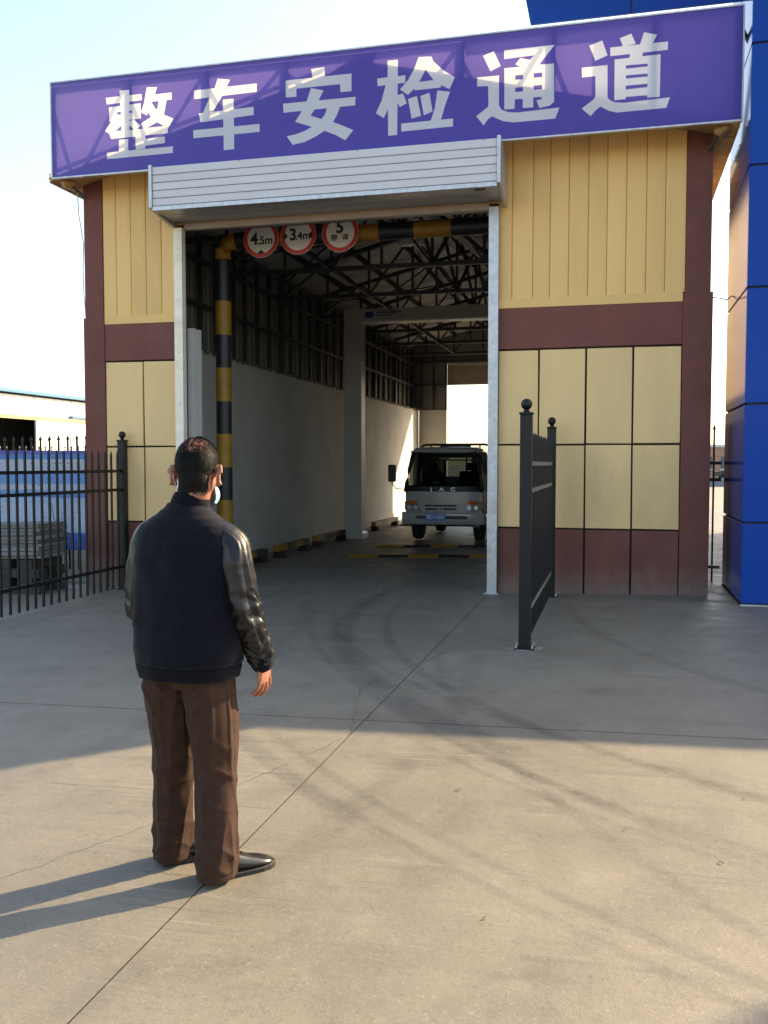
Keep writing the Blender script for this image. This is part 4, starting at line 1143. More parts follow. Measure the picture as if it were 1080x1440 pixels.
for i, (yy, lab) in enumerate(((15.85, 'black and yellow striped rubber hump across the lane in front of the truck'), (17.9, 'black and yellow striped rubber hump just before the truck bumper'))):
    t = thing('floor_hump', lab, 'speed hump', (-3.4, yy, gz(-3.4)), group='rubber humps across the lane')
    for k in range(5):
        x0 = -4.58 + k * 0.54
        v = []
        for x in (x0, x0 + 0.535):
            v += [(x, yy + a, gz(x) + b) for a, b in ((-.17, -.01), (-.17, .008), (-.07, .045), (.07, .045), (.17, .008), (.17, -.01))]
        MB().add(v, [tuple(reversed(range(6))), tuple(range(6, 12))] + [(a, (a+1) % 6, 6+(a+1) % 6, 6+a) for a in range(6)]).build('hump_segment', M['ywarn'] if k % 2 == 0 else M['kwarn'], t)
lp = thing('ceiling_lamp', 'white batten lamp hanging below the roof trusses', 'lamp', (-3.55, 16.2, 5.45))
MB().box(-3.75, -3.30, 16.1, 16.28, 5.47, 5.53).build('housing', M['white'], lp, bevel=0.01)
MB().box(-3.73, -3.32, 16.12, 16.26, 5.455, 5.468).build('diffuser', M['signwhite'], lp)
for x in (-3.7, -3.35):
    MB().cyl((x, 16.19, 5.53), (x, 16.19, sof(x) - .06), 0.008, n=6).build('suspension_rod', M['steel'], lp)

# ------------------------------------------------------------------ small litter on the concrete
M['leaf'] = pm('dry_leaf', (0.14, 0.09, 0.045), 0.8, var=0.4, scale=40)
for i, (x, y, sz, lab) in enumerate(((-0.72, 4.36, .035, 'curled brown leaf on the sunlit concrete beside the long joint'), (0.06, 4.02, .02, 'tiny dark leaf scrap on the open sunlit concrete'),
        (0.42, 3.75, .028, 'thin dry leaf on the sunlit concrete well clear of the joint'), (0.6, 4.5, .026, 'pale dry leaf near the shadow edge on the concrete'), (-0.42, 3.12, .024, 'small dark pebble-like leaf crumb on the near concrete'),
        (-2.9, 4.45, .024, 'dark leaf crumb on the concrete where the shade begins'), (-2.98, 5.0, .03, 'dark twig-like leaf in the shade on the concrete'), (0.75, 6.6, .03, 'dark leaf lying in the shade before the maroon wall'))):
    mb = MB(); v = []
    sz *= 0.42
    for k in range(5):
        t_ = k / 4
        wd_ = sz * 0.42 * sin(pi * (0.08 + 0.84 * t_))
        for s in (-1, 0, 1):
            v.append(((t_ - .5) * sz * 2, s * wd_, 0.002 + abs(s) * 0.002 + 0.003 * sin(t_ * pi)))
    mb.add(v, [(3*k+a, 3*k+a+1, 3*k+a+4, 3*k+a+3) for k in range(4) for a in (0, 1)])
    o = mb.build('dry_leaf', M['leaf'])
    o.location = (x, y, gz(x) + .002); o.rotation_euler = (0, 0, random.uniform(0, 6))
    tag(o, lab, 'leaf', 'scraps of dry leaf on the yard')

# ------------------------------------------------------------------ light truck standing in the lane
def thin_glass(name, tint, rough=0.03):
    m = bpy.data.materials.new(name); m.use_nodes = True
    n = m.node_tree.nodes; L = m.node_tree.links
    n.remove(n['Principled BSDF'])
    t = n.new('ShaderNodeBsdfTransparent'); t.inputs[0].default_value = (*tint, 1)
    g = n.new('ShaderNodeBsdfGlossy'); g.inputs['Roughness'].default_value = rough
    f = n.new('ShaderNodeFresnel'); f.inputs[0].default_value = 1.45
    nz = n.new('ShaderNodeTexNoise'); nz.inputs['Scale'].default_value = 3
    bp = n.new('ShaderNodeBump'); bp.inputs['Strength'].default_value = 0.02; L.new(nz.outputs[0], bp.inputs['Height']); L.new(bp.outputs[0], g.inputs['Normal'])
    x = n.new('ShaderNodeMixShader'); L.new(f.outputs[0], x.inputs[0]); L.new(t.outputs[0], x.inputs[1]); L.new(g.outputs[0], x.inputs[2])
    L.new(x.outputs[0], n['Material Output'].inputs['Surface'])
    return m
M['glass'] = thin_glass('cab_glass', (0.22, 0.25, 0.245))
M['tpaint'] = pm('truck_white_paint', (0.43, 0.43, 0.41), 0.3, var=0.08, scale=4, coat=0.3, stain=0.15, stain_col=(0.25, 0.23, 0.2))
M['tblack'] = pm('black_plastic', (0.014, 0.014, 0.016), 0.45, var=0.2, scale=20)
M['amber'] = pm('amber_lens', (0.62, 0.16, 0.02), 0.15, var=0.1, coat=0.6)
M['lens'] = pm('clear_lens', (0.42, 0.44, 0.46), 0.12, metal=0.6, var=0.35, scale=22)
M['chrome'] = pm('chrome', (0.30, 0.31, 0.32), 0.3, metal=1.0, var=0.05)
M['plate'] = pm('plate_blue', (0.02, 0.20, 0.62), 0.35, var=0.08)
M['seat'] = pm('seat_fabric', (0.06, 0.055, 0.05), 0.9, var=0.3, scale=20)
M['rust'] = pm('bed_paint', (0.30, 0.16, 0.10), 0.7, var=0.3, scale=6)
TX, TY = -3.49, 18.95
trk = thing('light_truck', 'small white cab-over light truck waiting inside the hall lane', 'truck', (TX, TY, gz(TX)), rz=radians(-1.2))
def T(mb, name, m, parent=None, smooth=False, bevel=0.0, angle=None):
    return mb.build(name, m, parent or trk, smooth=smooth, bevel=bevel, local=True, angle=angle)
HWb, HWt = 0.815, 0.70
def hw(z):                       # half width of the cab at height z
    if z < 1.06: return HWb - 0.02 * (1.06 - z)
    return HWb + (HWt - HWb) * ((z - 1.06) / 0.84) ** 1.3
def fy(z):                       # front face y at height z
    if z < 1.06: return 0.0 + 0.02 * abs(z - .8)
    return 0.27 * ((z - 1.06) / 0.84) ** 1.15
# lower front skin
rows = [0.60, 0.66, 0.76, 0.86, 0.96, 1.02, 1.058]
v = []; nxs = [-1, -.94, -.8, -.5, 0, .5, .8, .94, 1]
for z in rows:
    for s in nxs:
        v.append((s * hw(z), fy(z) + 0.10 * abs(s) ** 6 + 0.02 * s * s, z))
k = len(nxs)
F = [(j*k+i, j*k+i+1, (j+1)*k+i+1, (j+1)*k+i) for j in range(len(rows)-1) for i in range(k-1)]
body = T(MB().add(v, F), 'cab_front', M['tpaint'], smooth=True)
# black cowl under the windscreen
def strip(z0, z1, off, m, nm, xlim=1.0, par=None, ns=9):
    v = []
    for z in (z0, z1):
        for i in range(ns):
            s = -1 + 2 * i / (ns - 1)
            v.append((s * hw(z) * xlim, fy(z) + 0.10 * abs(s*xlim) ** 6 + 0.02 * (s*xlim) ** 2 + off, z))
    return T(MB().add(v, [(i, i+1, ns+i+1, ns+i) for i in range(ns-1)]), nm, m, par, smooth=True)
strip(1.060, 1.17, 0.0, M['tblack'], 'cowl', 0.985)
# windscreen
v = []; NR = 8; NS = 13
for j in range(NR + 1):
    z = 1.17 + (1.86 - 1.17) * j / NR
    for i in range(NS):
        s = (-1 + 2 * i / (NS - 1)) * 0.94
        v.append((s * hw(z), fy(z) + 0.10 * abs(s) ** 6 + 0.02 * s * s, z))
T(MB().add(v, [(j*NS+i, j*NS+i+1, (j+1)*NS+i+1, (j+1)*NS+i) for j in range(NR) for i in range(NS-1)]), 'windscreen', M['glass'], smooth=True)
# pillars, roof, sides, rear wall
for s in (-1, 1):
    pts = [(s * hw(z) * .985, fy(z) + .085, z) for z in (1.05, 1.25, 1.5, 1.75, 1.90)]
    T(MB().tube(pts, 0.042, 8), 'front_pillar', M['tblack'], smooth=True)
    d = T(MB().add([(s*hw(z), y, z) for y, z in ((.10, .60), (1.25, .60), (1.25, 1.10), (.12, 1.10))] + [(s*(hw(z)-.04), y, z) for y, z in ((.10, .60), (1.25, .60), (1.25, 1.10), (.12, 1.10))],
              [(0,1,2,3),(4,5,6,7),(0,1,5,4),(1,2,6,5),(2,3,7,6),(3,0,4,7)]), 'door', M['tpaint'])
    T(MB().box(s*.845 - .012, s*.845 + .012, 1.02, 1.18, .98, 1.02), 'door_handle', M['tblack'], d)
    T(MB().tube([(s*hw(1.1), 1.22, 1.10), (s*hw(1.5), 1.22, 1.5), (s*hw(1.88), 1.2, 1.88)], .045, 8), 'rear_pillar', M['tpaint'], smooth=True)
    T(MB().tube([(s*hw(1.88), .26, 1.89), (s*hw(1.88), 1.2, 1.89)], .03, 8), 'window_frame', M['tpaint'], smooth=True)
    T(MB().add([(s*hw(1.11)*.99, .16, 1.11), (s*hw(1.11)*.99, 1.2, 1.11), (s*hw(1.86)*.99, 1.18, 1.86), (s*hw(1.86)*.99, .32, 1.86)], [(0,1,2,3)]), 'side_glass', M['glass'])
    # wheel arch skirt behind the bumper
    T(MB().box(s*.80 - .03, s*.80 + .03, .12, .36, .42, .60), 'mudguard', M['tblack'])
rings = []
for y, a, zt in ((.235, .80, 1.905), (.26, .92, 1.955), (.36, .985, 1.985), (.8, 1.0, 2.0), (1.2, .99, 1.985), (1.3, .95, 1.95)):
    h = HWt * a
    rings.append([(-h, y, 1.885), (-h*.99, y, zt - .035), (-h*.9, y, zt - .008), (-h*.5, y, zt), (h*.5, y, zt), (h*.9, y, zt - .008), (h*.99, y, zt - .035), (h, y, 1.885), (h*.8, y, 1.868), (-h*.8, y, 1.868)])
T(MB().loft(rings), 'cab_roof', M['tpaint'], smooth=True, angle=50)
v = MB()
v.box(-.72, .72, 1.25, 1.29, .6, 1.36).box(-.72, .72, 1.25, 1.29, 1.77, 1.89).box(-.72, -.40, 1.25, 1.29, 1.36, 1.77).box(.40, .72, 1.25, 1.29, 1.36, 1.77)
T(v, 'cab_back', M['tpaint'])
T(MB().add([(-.4, 1.27, 1.36), (.4, 1.27, 1.36), (.4, 1.27, 1.77), (-.4, 1.27, 1.77)], [(0,1,2,3)]), 'rear_glass', M['glass'])
T(MB().box(-.78, .78, .1, 1.25, .58, .62), 'cab_floor', M['tblack'])
T(MB().prism_x([(.12, .9), (.12, 1.19), (.40, 1.17), (.46, .95)], -.76, .76), 'dashboard', M['tblack'], bevel=.02)
for x in (-.42, .42):
    st = T(MB().loft([[(x + a, .95 + (z-1.0)*.16 + b, z) for a, b in ((-.24, -.06), (.24, -.06), (.24, .06), (-.24, .06))] for z in (.85, 1.3, 1.48)]), 'seat', M['seat'], bevel=.03)
    T(MB().box(x - .24, x + .24, .55, 1.0, .75, .88), 'cushion', M['seat'], st, bevel=.03)
    T(MB().box(x - .11, x + .11, 1.03, 1.10, 1.50, 1.66), 'headrest', M['seat'], st, bevel=.02)
ring = [Vector((.40 + .19*cos(t*pi/12), .50 + .19*sin(t*pi/12)*.45, 1.20 + .19*sin(t*pi/12)*.6)) for t in range(25)]
T(MB().tube(ring, .014, 6), 'steering_wheel', M['tblack'], smooth=True)
T(MB().box(-.10, .10, .20, .23, 1.72, 1.78), 'rear_view_mirror', M['tblack'])
T(MB().box(-.22, -.07, .155, .165, 1.215, 1.285), 'sticker', M['signwhite'])
for i in (-1, 1):
    T(MB().tube([(i*.30 - .35, -.02 + .03, 1.175), (i*.30, .02, 1.22), (i*.3 + .25, .045, 1.27)], .008, 5), 'wiper', M['tblack'])
# bumper
rings = []
for s in (-1.03, -.98, -.85, -.5, 0, .5, .85, .98, 1.03):
    x = s * .85; y = -.055 + .10 * abs(s) ** 5
    rings.append([(x, y + .04, .37), (x, y, .41), (x, y - .012, .50), (x, y, .60), (x, y + .03, .625), (x, y + .2, .625), (x, y + .2, .37)])
bum = T(MB().loft(rings), 'bumper', M['tpaint'], smooth=True, angle=40)
rings = []
for s in (-.56, -.5, -.25, 0, .25, .5, .56):
    h = .035 if abs(s) < .55 else .012
    rings.append([(s, -.0715, .525 - h), (s, -.0715, .525 + h), (s, -.03, .525 + h), (s, -.03, .525 - h)])
T(MB().loft(rings), 'bumper_slot', M['tblack'], bum)
T(MB().box(-.90, -.62, -.02, .02, .33, .372).box(.62, .80, -.02, .02, .33, .372), 'lower_lip', M['tblack'], bum)
pl = T(MB().box(-.345, .095, -.082, -.076, .455, .595), 'number_plate', M['plate'])
def ttext(name, s, size, loc, m, parent, bold=0.0, sx=1.0):
    o = link(name, text_mesh(s, size, bold), m, parent, local=True, loc=loc, rot=(radians(90), 0, 0)); o.scale = (sx, 1, 1); return o
ttext('plate_lettering', '冀D·15850', 0.105, (-.125, -.084, .525), M['signwhite'], pl, 0.0018, 0.80)
for ch, x in (('J', -.20), ('A', 0.02), ('C', .26)):
    ttext('badge_letter', ch, 0.10, (x - .03, -0.004 + .006, 1.105), M['chrome'], body, 0.003, 1.5)
# grille and lamps
gr_ = T(MB().box(-.40, .34, -.012, .03, .655, .80), 'grille', M['tpaint'], bevel=.01)
for z0, z1 in ((.745, .785), (.675, .72)):
    T(MB().box(-.36, .30, -.018, -.011, z0, z1), 'grille_slot', M['tblack'], gr_)
T(MB().box(-.09, -.05, -.021, -.017, .685, .705).box(-.01, .03, -.021, -.017, .685, .705), 'grille_badge', M['chrome'], gr_)
for s in (-1, 1):
    sk = lambda P: [(s*x, z) for x, z in P]
    def lampface(P, y, th, nm, m, par=None):
        P = [(s*x, fy(z) + .10*abs(x/.835)**6 + .02*(x/.835)**2 + y, z) for x, z in P]
        n = len(P)
        vv = P + [(a, b + th, c) for a, b, c in P]
        return T(MB().add(vv, [tuple(range(n)), tuple(reversed(range(n, 2*n)))] + [(i, (i+1) % n, n+(i+1) % n, n+i) for i in range(n)]), nm, m, par)
    hl = lampface([(.44, .66), (.60, .655), (.72, .66), (.825, .67), (.828, .78), (.72, .79), (.60, .795), (.50, .80)], -.012, .05, 'headlight', M['lens'])
    lampface([(.50, .803), (.60, .798), (.72, .793), (.828, .783), (.828, .84), (.72, .86), (.60, .872), (.53, .86)], -.014, .05, 'indicator', M['amber'], hl)
    for x in (.57, .71):
        T(MB().cyl((s*x, -.012 + .02*(x/.835)**2 + .1*(x/.835)**6 + .012, .725), (s*x, -.02 + .02*(x/.835)**2 + .1*(x/.835)**6, .725), .05, .045, 16), 'reflector', M['chrome'], hl)
# mirrors
for s in (-1, 1):
    a = T(MB().tube([(s*.83, .10, 1.10), (s*1.0, .02, 1.12), (s*1.075, .0, 1.22), (s*1.075, .0, 1.62)], .012, 6), 'mirror_arm', M['tblack'], smooth=True)
    T(MB().box(s*1.075 - .085, s*1.075 + .085, -.03, .03, 1.26, 1.62), 'mirror', M['tblack'], a, bevel=.02)
# wheels, axle, chassis
def wheel(x, y, r=.345, wd=.20):
    sgn = 1 if x > 0 else -1
    prof = [(-.5, .58), (-.5, .86), (-.42, .97), (-.25, 1.0), (.25, 1.0), (.42, .97), (.5, .86), (.5, .58)]
    rings = [[(x + p*wd, y + q*r*cos(2*pi*k/28), r + q*r*sin(2*pi*k/28)) for k in range(28)] for p, q in prof]
    wl = T(MB().loft(rings), 'wheel', M['rubber'], smooth=True, angle=40)
    T(MB().cyl((x + sgn*wd*.25, y, r), (x + sgn*wd*.36, y, r), r*.58, r*.5, 20), 'rim', M['galv'], wl)
for x in (-.67, .67):
    wheel(x, .78); wheel(x, 3.15); 
T(MB().cyl((-.6, .78, .33), (.6, .78, .33), .045, n=10), 'front_axle', M['tblack'])
T(MB().box(-.42, -.32, .3, 4.2, .42, .58).box(.32, .42, .3, 4.2, .42, .58), 'chassis_rail', M['tblack'])
T(MB().box(-.25, .25, .5, 1.2, .36, .62), 'engine', M['tblack'])
bed = T(MB().box(-.86, .86, 1.42, 4.5, .80, .90), 'cargo_bed', M['tpaint'])
for x in (-.86, .83):
    T(MB().box(x, x + .03, 1.42, 4.5, .90, 1.25), 'side_board', M['tpaint'], bed)
T(MB().box(-.86, .86, 4.47, 4.5, .90, 1.25), 'tail_board', M['tpaint'], bed)
fr_ = T(MB().tube([(-.82, 1.46, .9), (-.82, 1.46, 1.90), (-.76, 1.46, 2.03), (-.66, 1.46, 2.065), (.66, 1.46, 2.065), (.78, 1.46, 2.03), (.84, 1.46, 1.90), (.84, 1.46, .9)], .026, 8), 'headboard_frame', M['tblack'], bed, smooth=True)
mbr = MB()
for x in (-.55, -.25, .25, .55): mbr.bar((x, 1.46, .9), (x, 1.46, 2.05), .03, .03)
mbr.bar((-.82, 1.46, 1.72), (.84, 1.46, 1.72), .03, .03)
mbr.box(-.35, .35, 1.45, 1.47, 1.98, 2.06)
T(mbr, 'headboard_bars', M['tblack'], bed)
for x in (-.84, .84):
    mbr = MB()
    for z in (1.5, 1.75, 1.95): mbr.bar((x, 1.46, z), (x, 4.45, z), .03, .03)
    for y in (2.2, 3.0, 3.8, 4.45): mbr.bar((x, y, 1.25), (x, y, 1.95), .03, .03)
    T(mbr, 'side_rails', M['rust'], bed)

# ------------------------------------------------------------------ the standing person, seen from behind
M['skin'] = pm('skin', hexc(166, 110, 86), 0.5, var=0.12, scale=25, bump=0.12, bscale=180, sub=0.2)
M['navy'] = pm('navy_wool', (0.0042, 0.0046, 0.0095), 0.9, var=0.30, scale=60, bump=0.25, bscale=420, sheen=0.10, spec=0.12)
M['rib'] = pm('navy_rib_knit', (0.004, 0.0043, 0.008), 0.9, var=0.3, scale=70, bump=0.2, bscale=300, sheen=0.08, spec=0.12)
M['leather'] = pm('black_leather', (0.007, 0.0066, 0.0065), 0.36, var=0.25, scale=30, bump=0.22, bscale=40, rvar=0.08, spec=0.42)
M['trouser'] = pm('brown_twill', (0.046, 0.0215, 0.0135), 0.85, var=0.22, scale=35, bump=0.25, bscale=380, sheen=0.04, spec=0.2)
M['shoe'] = pm('polished_shoe', (0.018, 0.016, 0.015), 0.22, var=0.3, scale=20, bump=0.10, bscale=40, coat=0.3, stain=0.2, stain_col=(0.10, 0.085, 0.06))
M['sole'] = pm('shoe_sole', (0.02, 0.018, 0.016), 0.7)
M['hair'] = pm('dark_hair', (0.0075, 0.006, 0.005), 0.55, var=0.5, scale=90, spec=0.14)
M['scalp'] = pm('hair_base', (0.012, 0.010, 0.009), 0.8, var=0.3, scale=120, spec=0.1)
M['mask'] = pm('mask_blue', (0.30, 0.56, 0.68), 0.8, var=0.08, scale=20, bump=0.1, bscale=200)
M['maskw'] = pm('mask_loop', (0.75, 0.76, 0.76), 0.8)
M['eye'] = pm('eye_white', (0.7, 0.68, 0.66), 0.25)
M['iris'] = pm('iris', (0.02, 0.012, 0.008), 0.2)
man = thing('person', 'person in navy jacket with dark leather sleeves and brown trousers standing with their back turned', 'person', (-1.58, 3.28, gz(-1.58)), rz=radians(-4))

def remeshed(mb, voxel, smooth_it, fac=0.5):
    me = mb.mesh('tmp')
    o = bpy.data.objects.new('tmp', me); COL.objects.link(o)
    r = o.modifiers.new('r', 'REMESH'); r.mode = 'VOXEL'; r.voxel_size = voxel
    if smooth_it:
        s = o.modifiers.new('s', 'SMOOTH'); s.factor = fac; s.iterations = smooth_it
    dg = bpy.context.evaluated_depsgraph_get()
    out_ = bpy.data.meshes.new_from_object(o.evaluated_get(dg))
    bpy.data.objects.remove(o); bpy.data.meshes.remove(me)
    for p in out_.polygons: p.use_smooth = True
    return out_

def displace(me, fn):
    nrm = [v.normal.copy() for v in me.vertices]
    cos_ = [v.co.copy() for v in me.vertices]
    for v, c, n_ in zip(me.vertices, cos_, nrm):
        v.co = c + n_ * fn(c, n_)
    me.update()

def interp(tab, z):
    if z <= tab[0][0]: return tab[0][1:]
    for a, b in zip(tab[:-1], tab[1:]):
        if z <= b[0]:
            t = (z - a[0]) / (b[0] - a[0]); t = t*t*(3 - 2*t)*0.5 + t*0.5
            return [p + (q - p) * t for p, q in zip(a[1:], b[1:])]
    return tab[-1][1:]

def limb(pts, radii, n=16, sub=6):
    """smooth tapered limb through joints, closed at both ends"""
    P = []; R = []
    k = len(pts)
    V = [Vector(p) for p in pts]
    for i in range(k - 1):
        p0, p1, p2, p3 = V[max(i-1, 0)], V[i], V[i+1], V[min(i+2, k-1)]
        for j in range(sub):
            t = j / sub
            P.append(0.5 * ((2*p1) + (p2-p0)*t + (2*p0-5*p1+4*p2-p3)*t*t + (3*p1-p0-3*p2+p3)*t**3))
            R.append(radii[i] + (radii[i+1] - radii[i]) * t)
    P.append(V[-1]); R.append(radii[-1])
    mb = MB()
    rings = []
    ref = Vector((0, 1, 0.02))
    for i, p in enumerate(P):
        d = (P[min(i+1, len(P)-1)] - P[max(i-1, 0)]).normalized()
        a = d.cross(ref)
        if a.length < 0.1: a = d.cross(Vector((1, 0, 0)))
        a.normalize(); b = a.cross(d)
        rings.append([p + (a*cos(2*pi*q/n) + b*sin(2*pi*q/n)) * R[i] for q in range(n)])
    # round ends
    d0 = (P[0] - P[1]).normalized(); d1 = (P[-1] - P[-2]).normalized()
    def cap(ring, c, d, r): return [[c + (Vector(p) - c) * s + d * r * h for p in ring] for s, h in ((0.8, 0.55), (0.4, 0.88))]
    rings = list(reversed(cap(rings[0], P[0], d0, R[0]))) + rings + cap(rings[-1], P[-1], d1, R[-1])
    mb.loft(rings)
    return mb

def merge(*ms):
    o = MB()
    for m_ in ms: o.add(m_.v, m_.f)
    return o

# ---- body (one continuous surface)
HC = Vector((0.004, 0.020, 0.0))                       # head offset
HR = Matrix.Rotation(radians(13), 3, 'Z') @ Matrix.Rotation(radians(-4), 3, 'X')
HP = Vector((0.012, 0.010, 1.52))
def H(p): return HP + HR @ (Vector(p) - Vector((0, 0, 1.52)))
bd = MB()
bd.ell(H((0, 0.004, 1.604)), (0.0815, 0.098, 0.0985), 28, 18, HR)
bd.ell(H((0, 0.045, 1.545)), (0.060, 0.060, 0.080), 22, 14, HR)
bd.ell(H((0, 0.052, 1.497)), (0.050, 0.052, 0.040), 20, 12, HR)
bd.ell(H((0, 0.078, 1.478)), (0.024, 0.022, 0.018), 14, 8, HR)
bd.ell(H((0, -0.045, 1.545)), (0.058, 0.045, 0.060), 18, 12, HR)
for s in (-1, 1):
    bd.ell(H((s*0.043, 0.080, 1.540)), (0.022, 0.022, 0.018), 12, 8, HR)
    bd.ell(H((s*0.030, 0.098, 1.585)), (0.028, 0.012, 0.009), 12, 8, HR)
    bd.ell(H((s*0.010, 0.108, 1.527)), (0.009, 0.010, 0.008), 10, 6, HR)
    # ear: rim, lobe and bowl
    er = HR @ Matrix.Rotation(s * radians(24), 3, 'Z') @ Matrix.Rotation(radians(-12), 3, 'X')
    c = H((s*0.0875, -0.012, 1.558))
    bd.ell(c, (0.009, 0.023, 0.037), 14, 12, er)
    ring_ = [c + er @ Vector((s*0.009, 0.023*cos(t*pi/8), 0.038*sin(t*pi/8))) for t in range(-5, 9)]
    bd.add(*(lambda q: (q.v, q.f))(MB().tube(ring_, 0.0055, 8)))
    bd.ell(H((s*0.083, -0.002, 1.524)), (0.007, 0.011, 0.013), 10, 8, HR)
bd.add(*(lambda q: (q.v, q.f))(limb([H((0, 0.100, 1.575)), H((0, 0.112, 1.548)), H((0, 0.122, 1.530))], [0.009, 0.011, 0.013], 10, 3)))
bd.add(*(lambda q: (q.v, q.f))(limb([(-0.01, -0.012, 1.36), (-0.005, -0.006, 1.43), H((0, -0.012, 1.52)), H((0, 0.0, 1.58))], [0.066, 0.064, 0.065, 0.060], 20, 5)))
rings = []
for z, rx, ry, cy in ((0.80, .13, .09, .0), (0.95, .15, .10, .0), (1.1, .155, .10, .0), (1.25, .165, .10, .0), (1.33, .13, .08, -.008), (1.38, .08, .06, -.008), (1.42, .06, .055, -.008)):
    rings.append([(-0.02 + rx*cos(2*pi*k/24), cy + ry*sin(2*pi*k/24), z) for k in range(24)])
bd.loft(rings)
ARM = {1: [(0.155, -0.008, 1.335), (0.222, -0.020, 1.07), (0.246, 0.086, 0.840)], -1: [(-0.180, -0.008, 1.335), (-0.218, -0.020, 1.065), (-0.214, 0.095, 0.850)]}
def hand(s, w):
    """palm, four curled fingers and a thumb below wrist w; s = side"""
    w = Vector(w); out_ = []
    fwd = Vector((0.02*s, 0.22, -1)).normalized()
    inn = Vector((-s, 0.05, 0)); ac = Vector((0.05*s, 1, 0.2)).normalized()
    pc = w + fwd * 0.055
    R_ = Matrix((inn.normalized(), ac, -fwd)).transposed()
    m_ = MB().ell(w + fwd * 0.048, (0.016, 0.042, 0.054), 16, 12, R_); out_.append(m_)
    m_ = MB().ell(w + fwd * 0.066 - ac * 0.004, (0.0145, 0.045, 0.032), 14, 10, R_); out_.append(m_)
    out_.append(limb([w - fwd*0.05, w, w + fwd*0.035], [0.027, 0.025, 0.022], 14, 3))
    for i, (o, L_, cur, r) in enumerate(((0.036, 0.088, 0.22, .0092), (0.0130, 0.098, 0.32, .0094), (-0.0105, 0.092, 0.42, .0090), (-0.0335, 0.074, 0.50, .0080))):
        b = w + fwd * (0.082 - 0.006*abs(i - 1.2)) + ac * o - inn * 0.002
        d = (fwd + inn * (0.10 + cur*.3) + ac * (o * 5.5)).normalized()
        p1 = b + d * L_ * 0.48
        d2 = (d + inn * cur * 1.5 + ac * 0.05).normalized()
        p2 = p1 + d2 * L_ * 0.32
        d3 = (d2 + inn * cur * 1.0).normalized()
        p3 = p2 + d3 * L_ * 0.22
        out_.append(limb([b - d*0.02, b, p1, p2, p3], [r*1.12, r*1.1, r*1.02, r*.95, r*.78], 10, 3))
    tb = w + fwd * 0.030 + ac * 0.030 + inn * 0.008
    out_.append(limb([tb - fwd*.012 - ac*.012, tb + fwd*.012 + ac*.008 + inn*.006, tb + fwd*.042 + ac*.018 + inn*.014, tb + fwd*.068 + ac*.014 + inn*.020], [.0125, .0120, .0102, .0078], 10, 3))
    return out_
for s in (1, -1):
    a = ARM[s]
    bd = merge(bd, limb([Vector(a[0]) + Vector((-s*.02, 0, -.02)), a[1], a[2]], [0.036, 0.036, 0.027], 14, 6), *hand(s, a[2]))
FOOT = {1: (Vector((0.080, -0.090, 0)), radians(38)), -1: (Vector((-0.165, 0.010, 0)), radians(42))}
LEG = {1: [(0.075, -0.015, 0.90), (0.088, -0.010, 0.48), (0.118, -0.042, 0.10)], -1: [(-0.105, -0.005, 0.90), (-0.118, 0.022, 0.48), (-0.147, 0.062, 0.10)]}
for s in (1, -1):
    bd = merge(bd, limb(LEG[s], [0.085, 0.055, 0.038], 14, 6))
    h0, ang = FOOT[s]
    d = Vector((sin(ang), cos(ang), 0))
    bd = merge(bd, limb([Vector(LEG[s][2]), h0 + d*0.10 + Vector((0, 0, .05)), h0 + d*0.22 + Vector((0, 0, .032))], [0.034, 0.024, 0.016], 12, 4))
bme = remeshed(bd, 0.0042, 4, 0.45)
def skin_fn(c, n_): return 0.0006 * noise.noise(c * 60)
displace(bme, skin_fn)
body_o = link('body', bme, M['skin'], man, local=True)

# ---- eyes and brows
for s in (-1, 1):
    e = MB().ell(H((s*0.031, 0.088, 1.562)), (0.0125, 0.0125, 0.0115), 14, 10).build('eye', M['eye'], body_o, smooth=True, local=True)
    MB().ell(H((s*0.031, 0.0985, 1.562)), (0.0055, 0.003, 0.0055), 12, 8).build('iris', M['iris'], body_o, smooth=True, local=True)
    MB().tube([H((s*0.014, 0.105, 1.592)), H((s*0.033, 0.106, 1.597)), H((s*0.052, 0.094, 1.590))], [0.003, 0.004, 0.002], 6).build('eyebrow', M['hair'], body_o, local=True)

# ---- hair: thinning on the crown, short and dense at the back and sides
hair_root = None
random.seed(21)
def head_surf(th, v_, off):
    # v_ in 0..1: lower third follows the nape, the rest the cranium
    if v_ < 0.34:
        t = v_ / 0.34
        z = 1.474 + (1.575 - 1.474) * t; ph = math.asin((1.575 - 1.604) / 0.0985)
        kx = (1 - t) ** 1.5
        rx = 0.0815*cos(ph)*(1 - 0.17*kx); ry = 0.098*cos(ph)*(1 - 0.16*kx)
        q = Vector((rx*sin(th), ry*cos(th) + 0.004 - 0.006*sin(pi*t)*(1 if cos(th) < 0 else 0), z))
        n_ = Vector((sin(th), cos(th), -0.25*kx)).normalized()
    else:
        ph0 = math.asin((1.575 - 1.604) / 0.0985); ph = ph0 + (pi/2 - ph0) * (v_ - 0.34) / 0.66
        p = Vector((0.0815*cos(ph)*sin(th), 0.098*cos(ph)*cos(th), 0.0985*sin(ph)))
        n_ = Vector((p.x/0.0815**2, p.y/0.098**2, p.z/0.0985**2)).normalized()
        q = p + Vector((0, 0.004, 1.604))
    return q + n_ * off, n_
def density(p):
    x, y, z = p.x, p.y - 0.004, p.z
    low = 1.487 if y < -0.04 else 1.487 + (y + 0.04) * 1.2
    if abs(x) > 0.050 and -0.048 < y < 0.025: low = max(low, 1.578)
    if y > 0.045: low = 1.655 + (y - .045) * 0.2
    d = 1.0 if z > low else max(0.0, 1 - (low - z) / 0.010)
    bx, by = x, y + 0.030
    rr = sqrt((bx/0.060)**2 + (by/0.070)**2)
    if z > 1.64: d *= min(1.0, max(0.30, (rr - 0.35) / 0.80))
    if y > 0.075: d *= 0.0
    return d
from mathutils.bvhtree import BVHTree
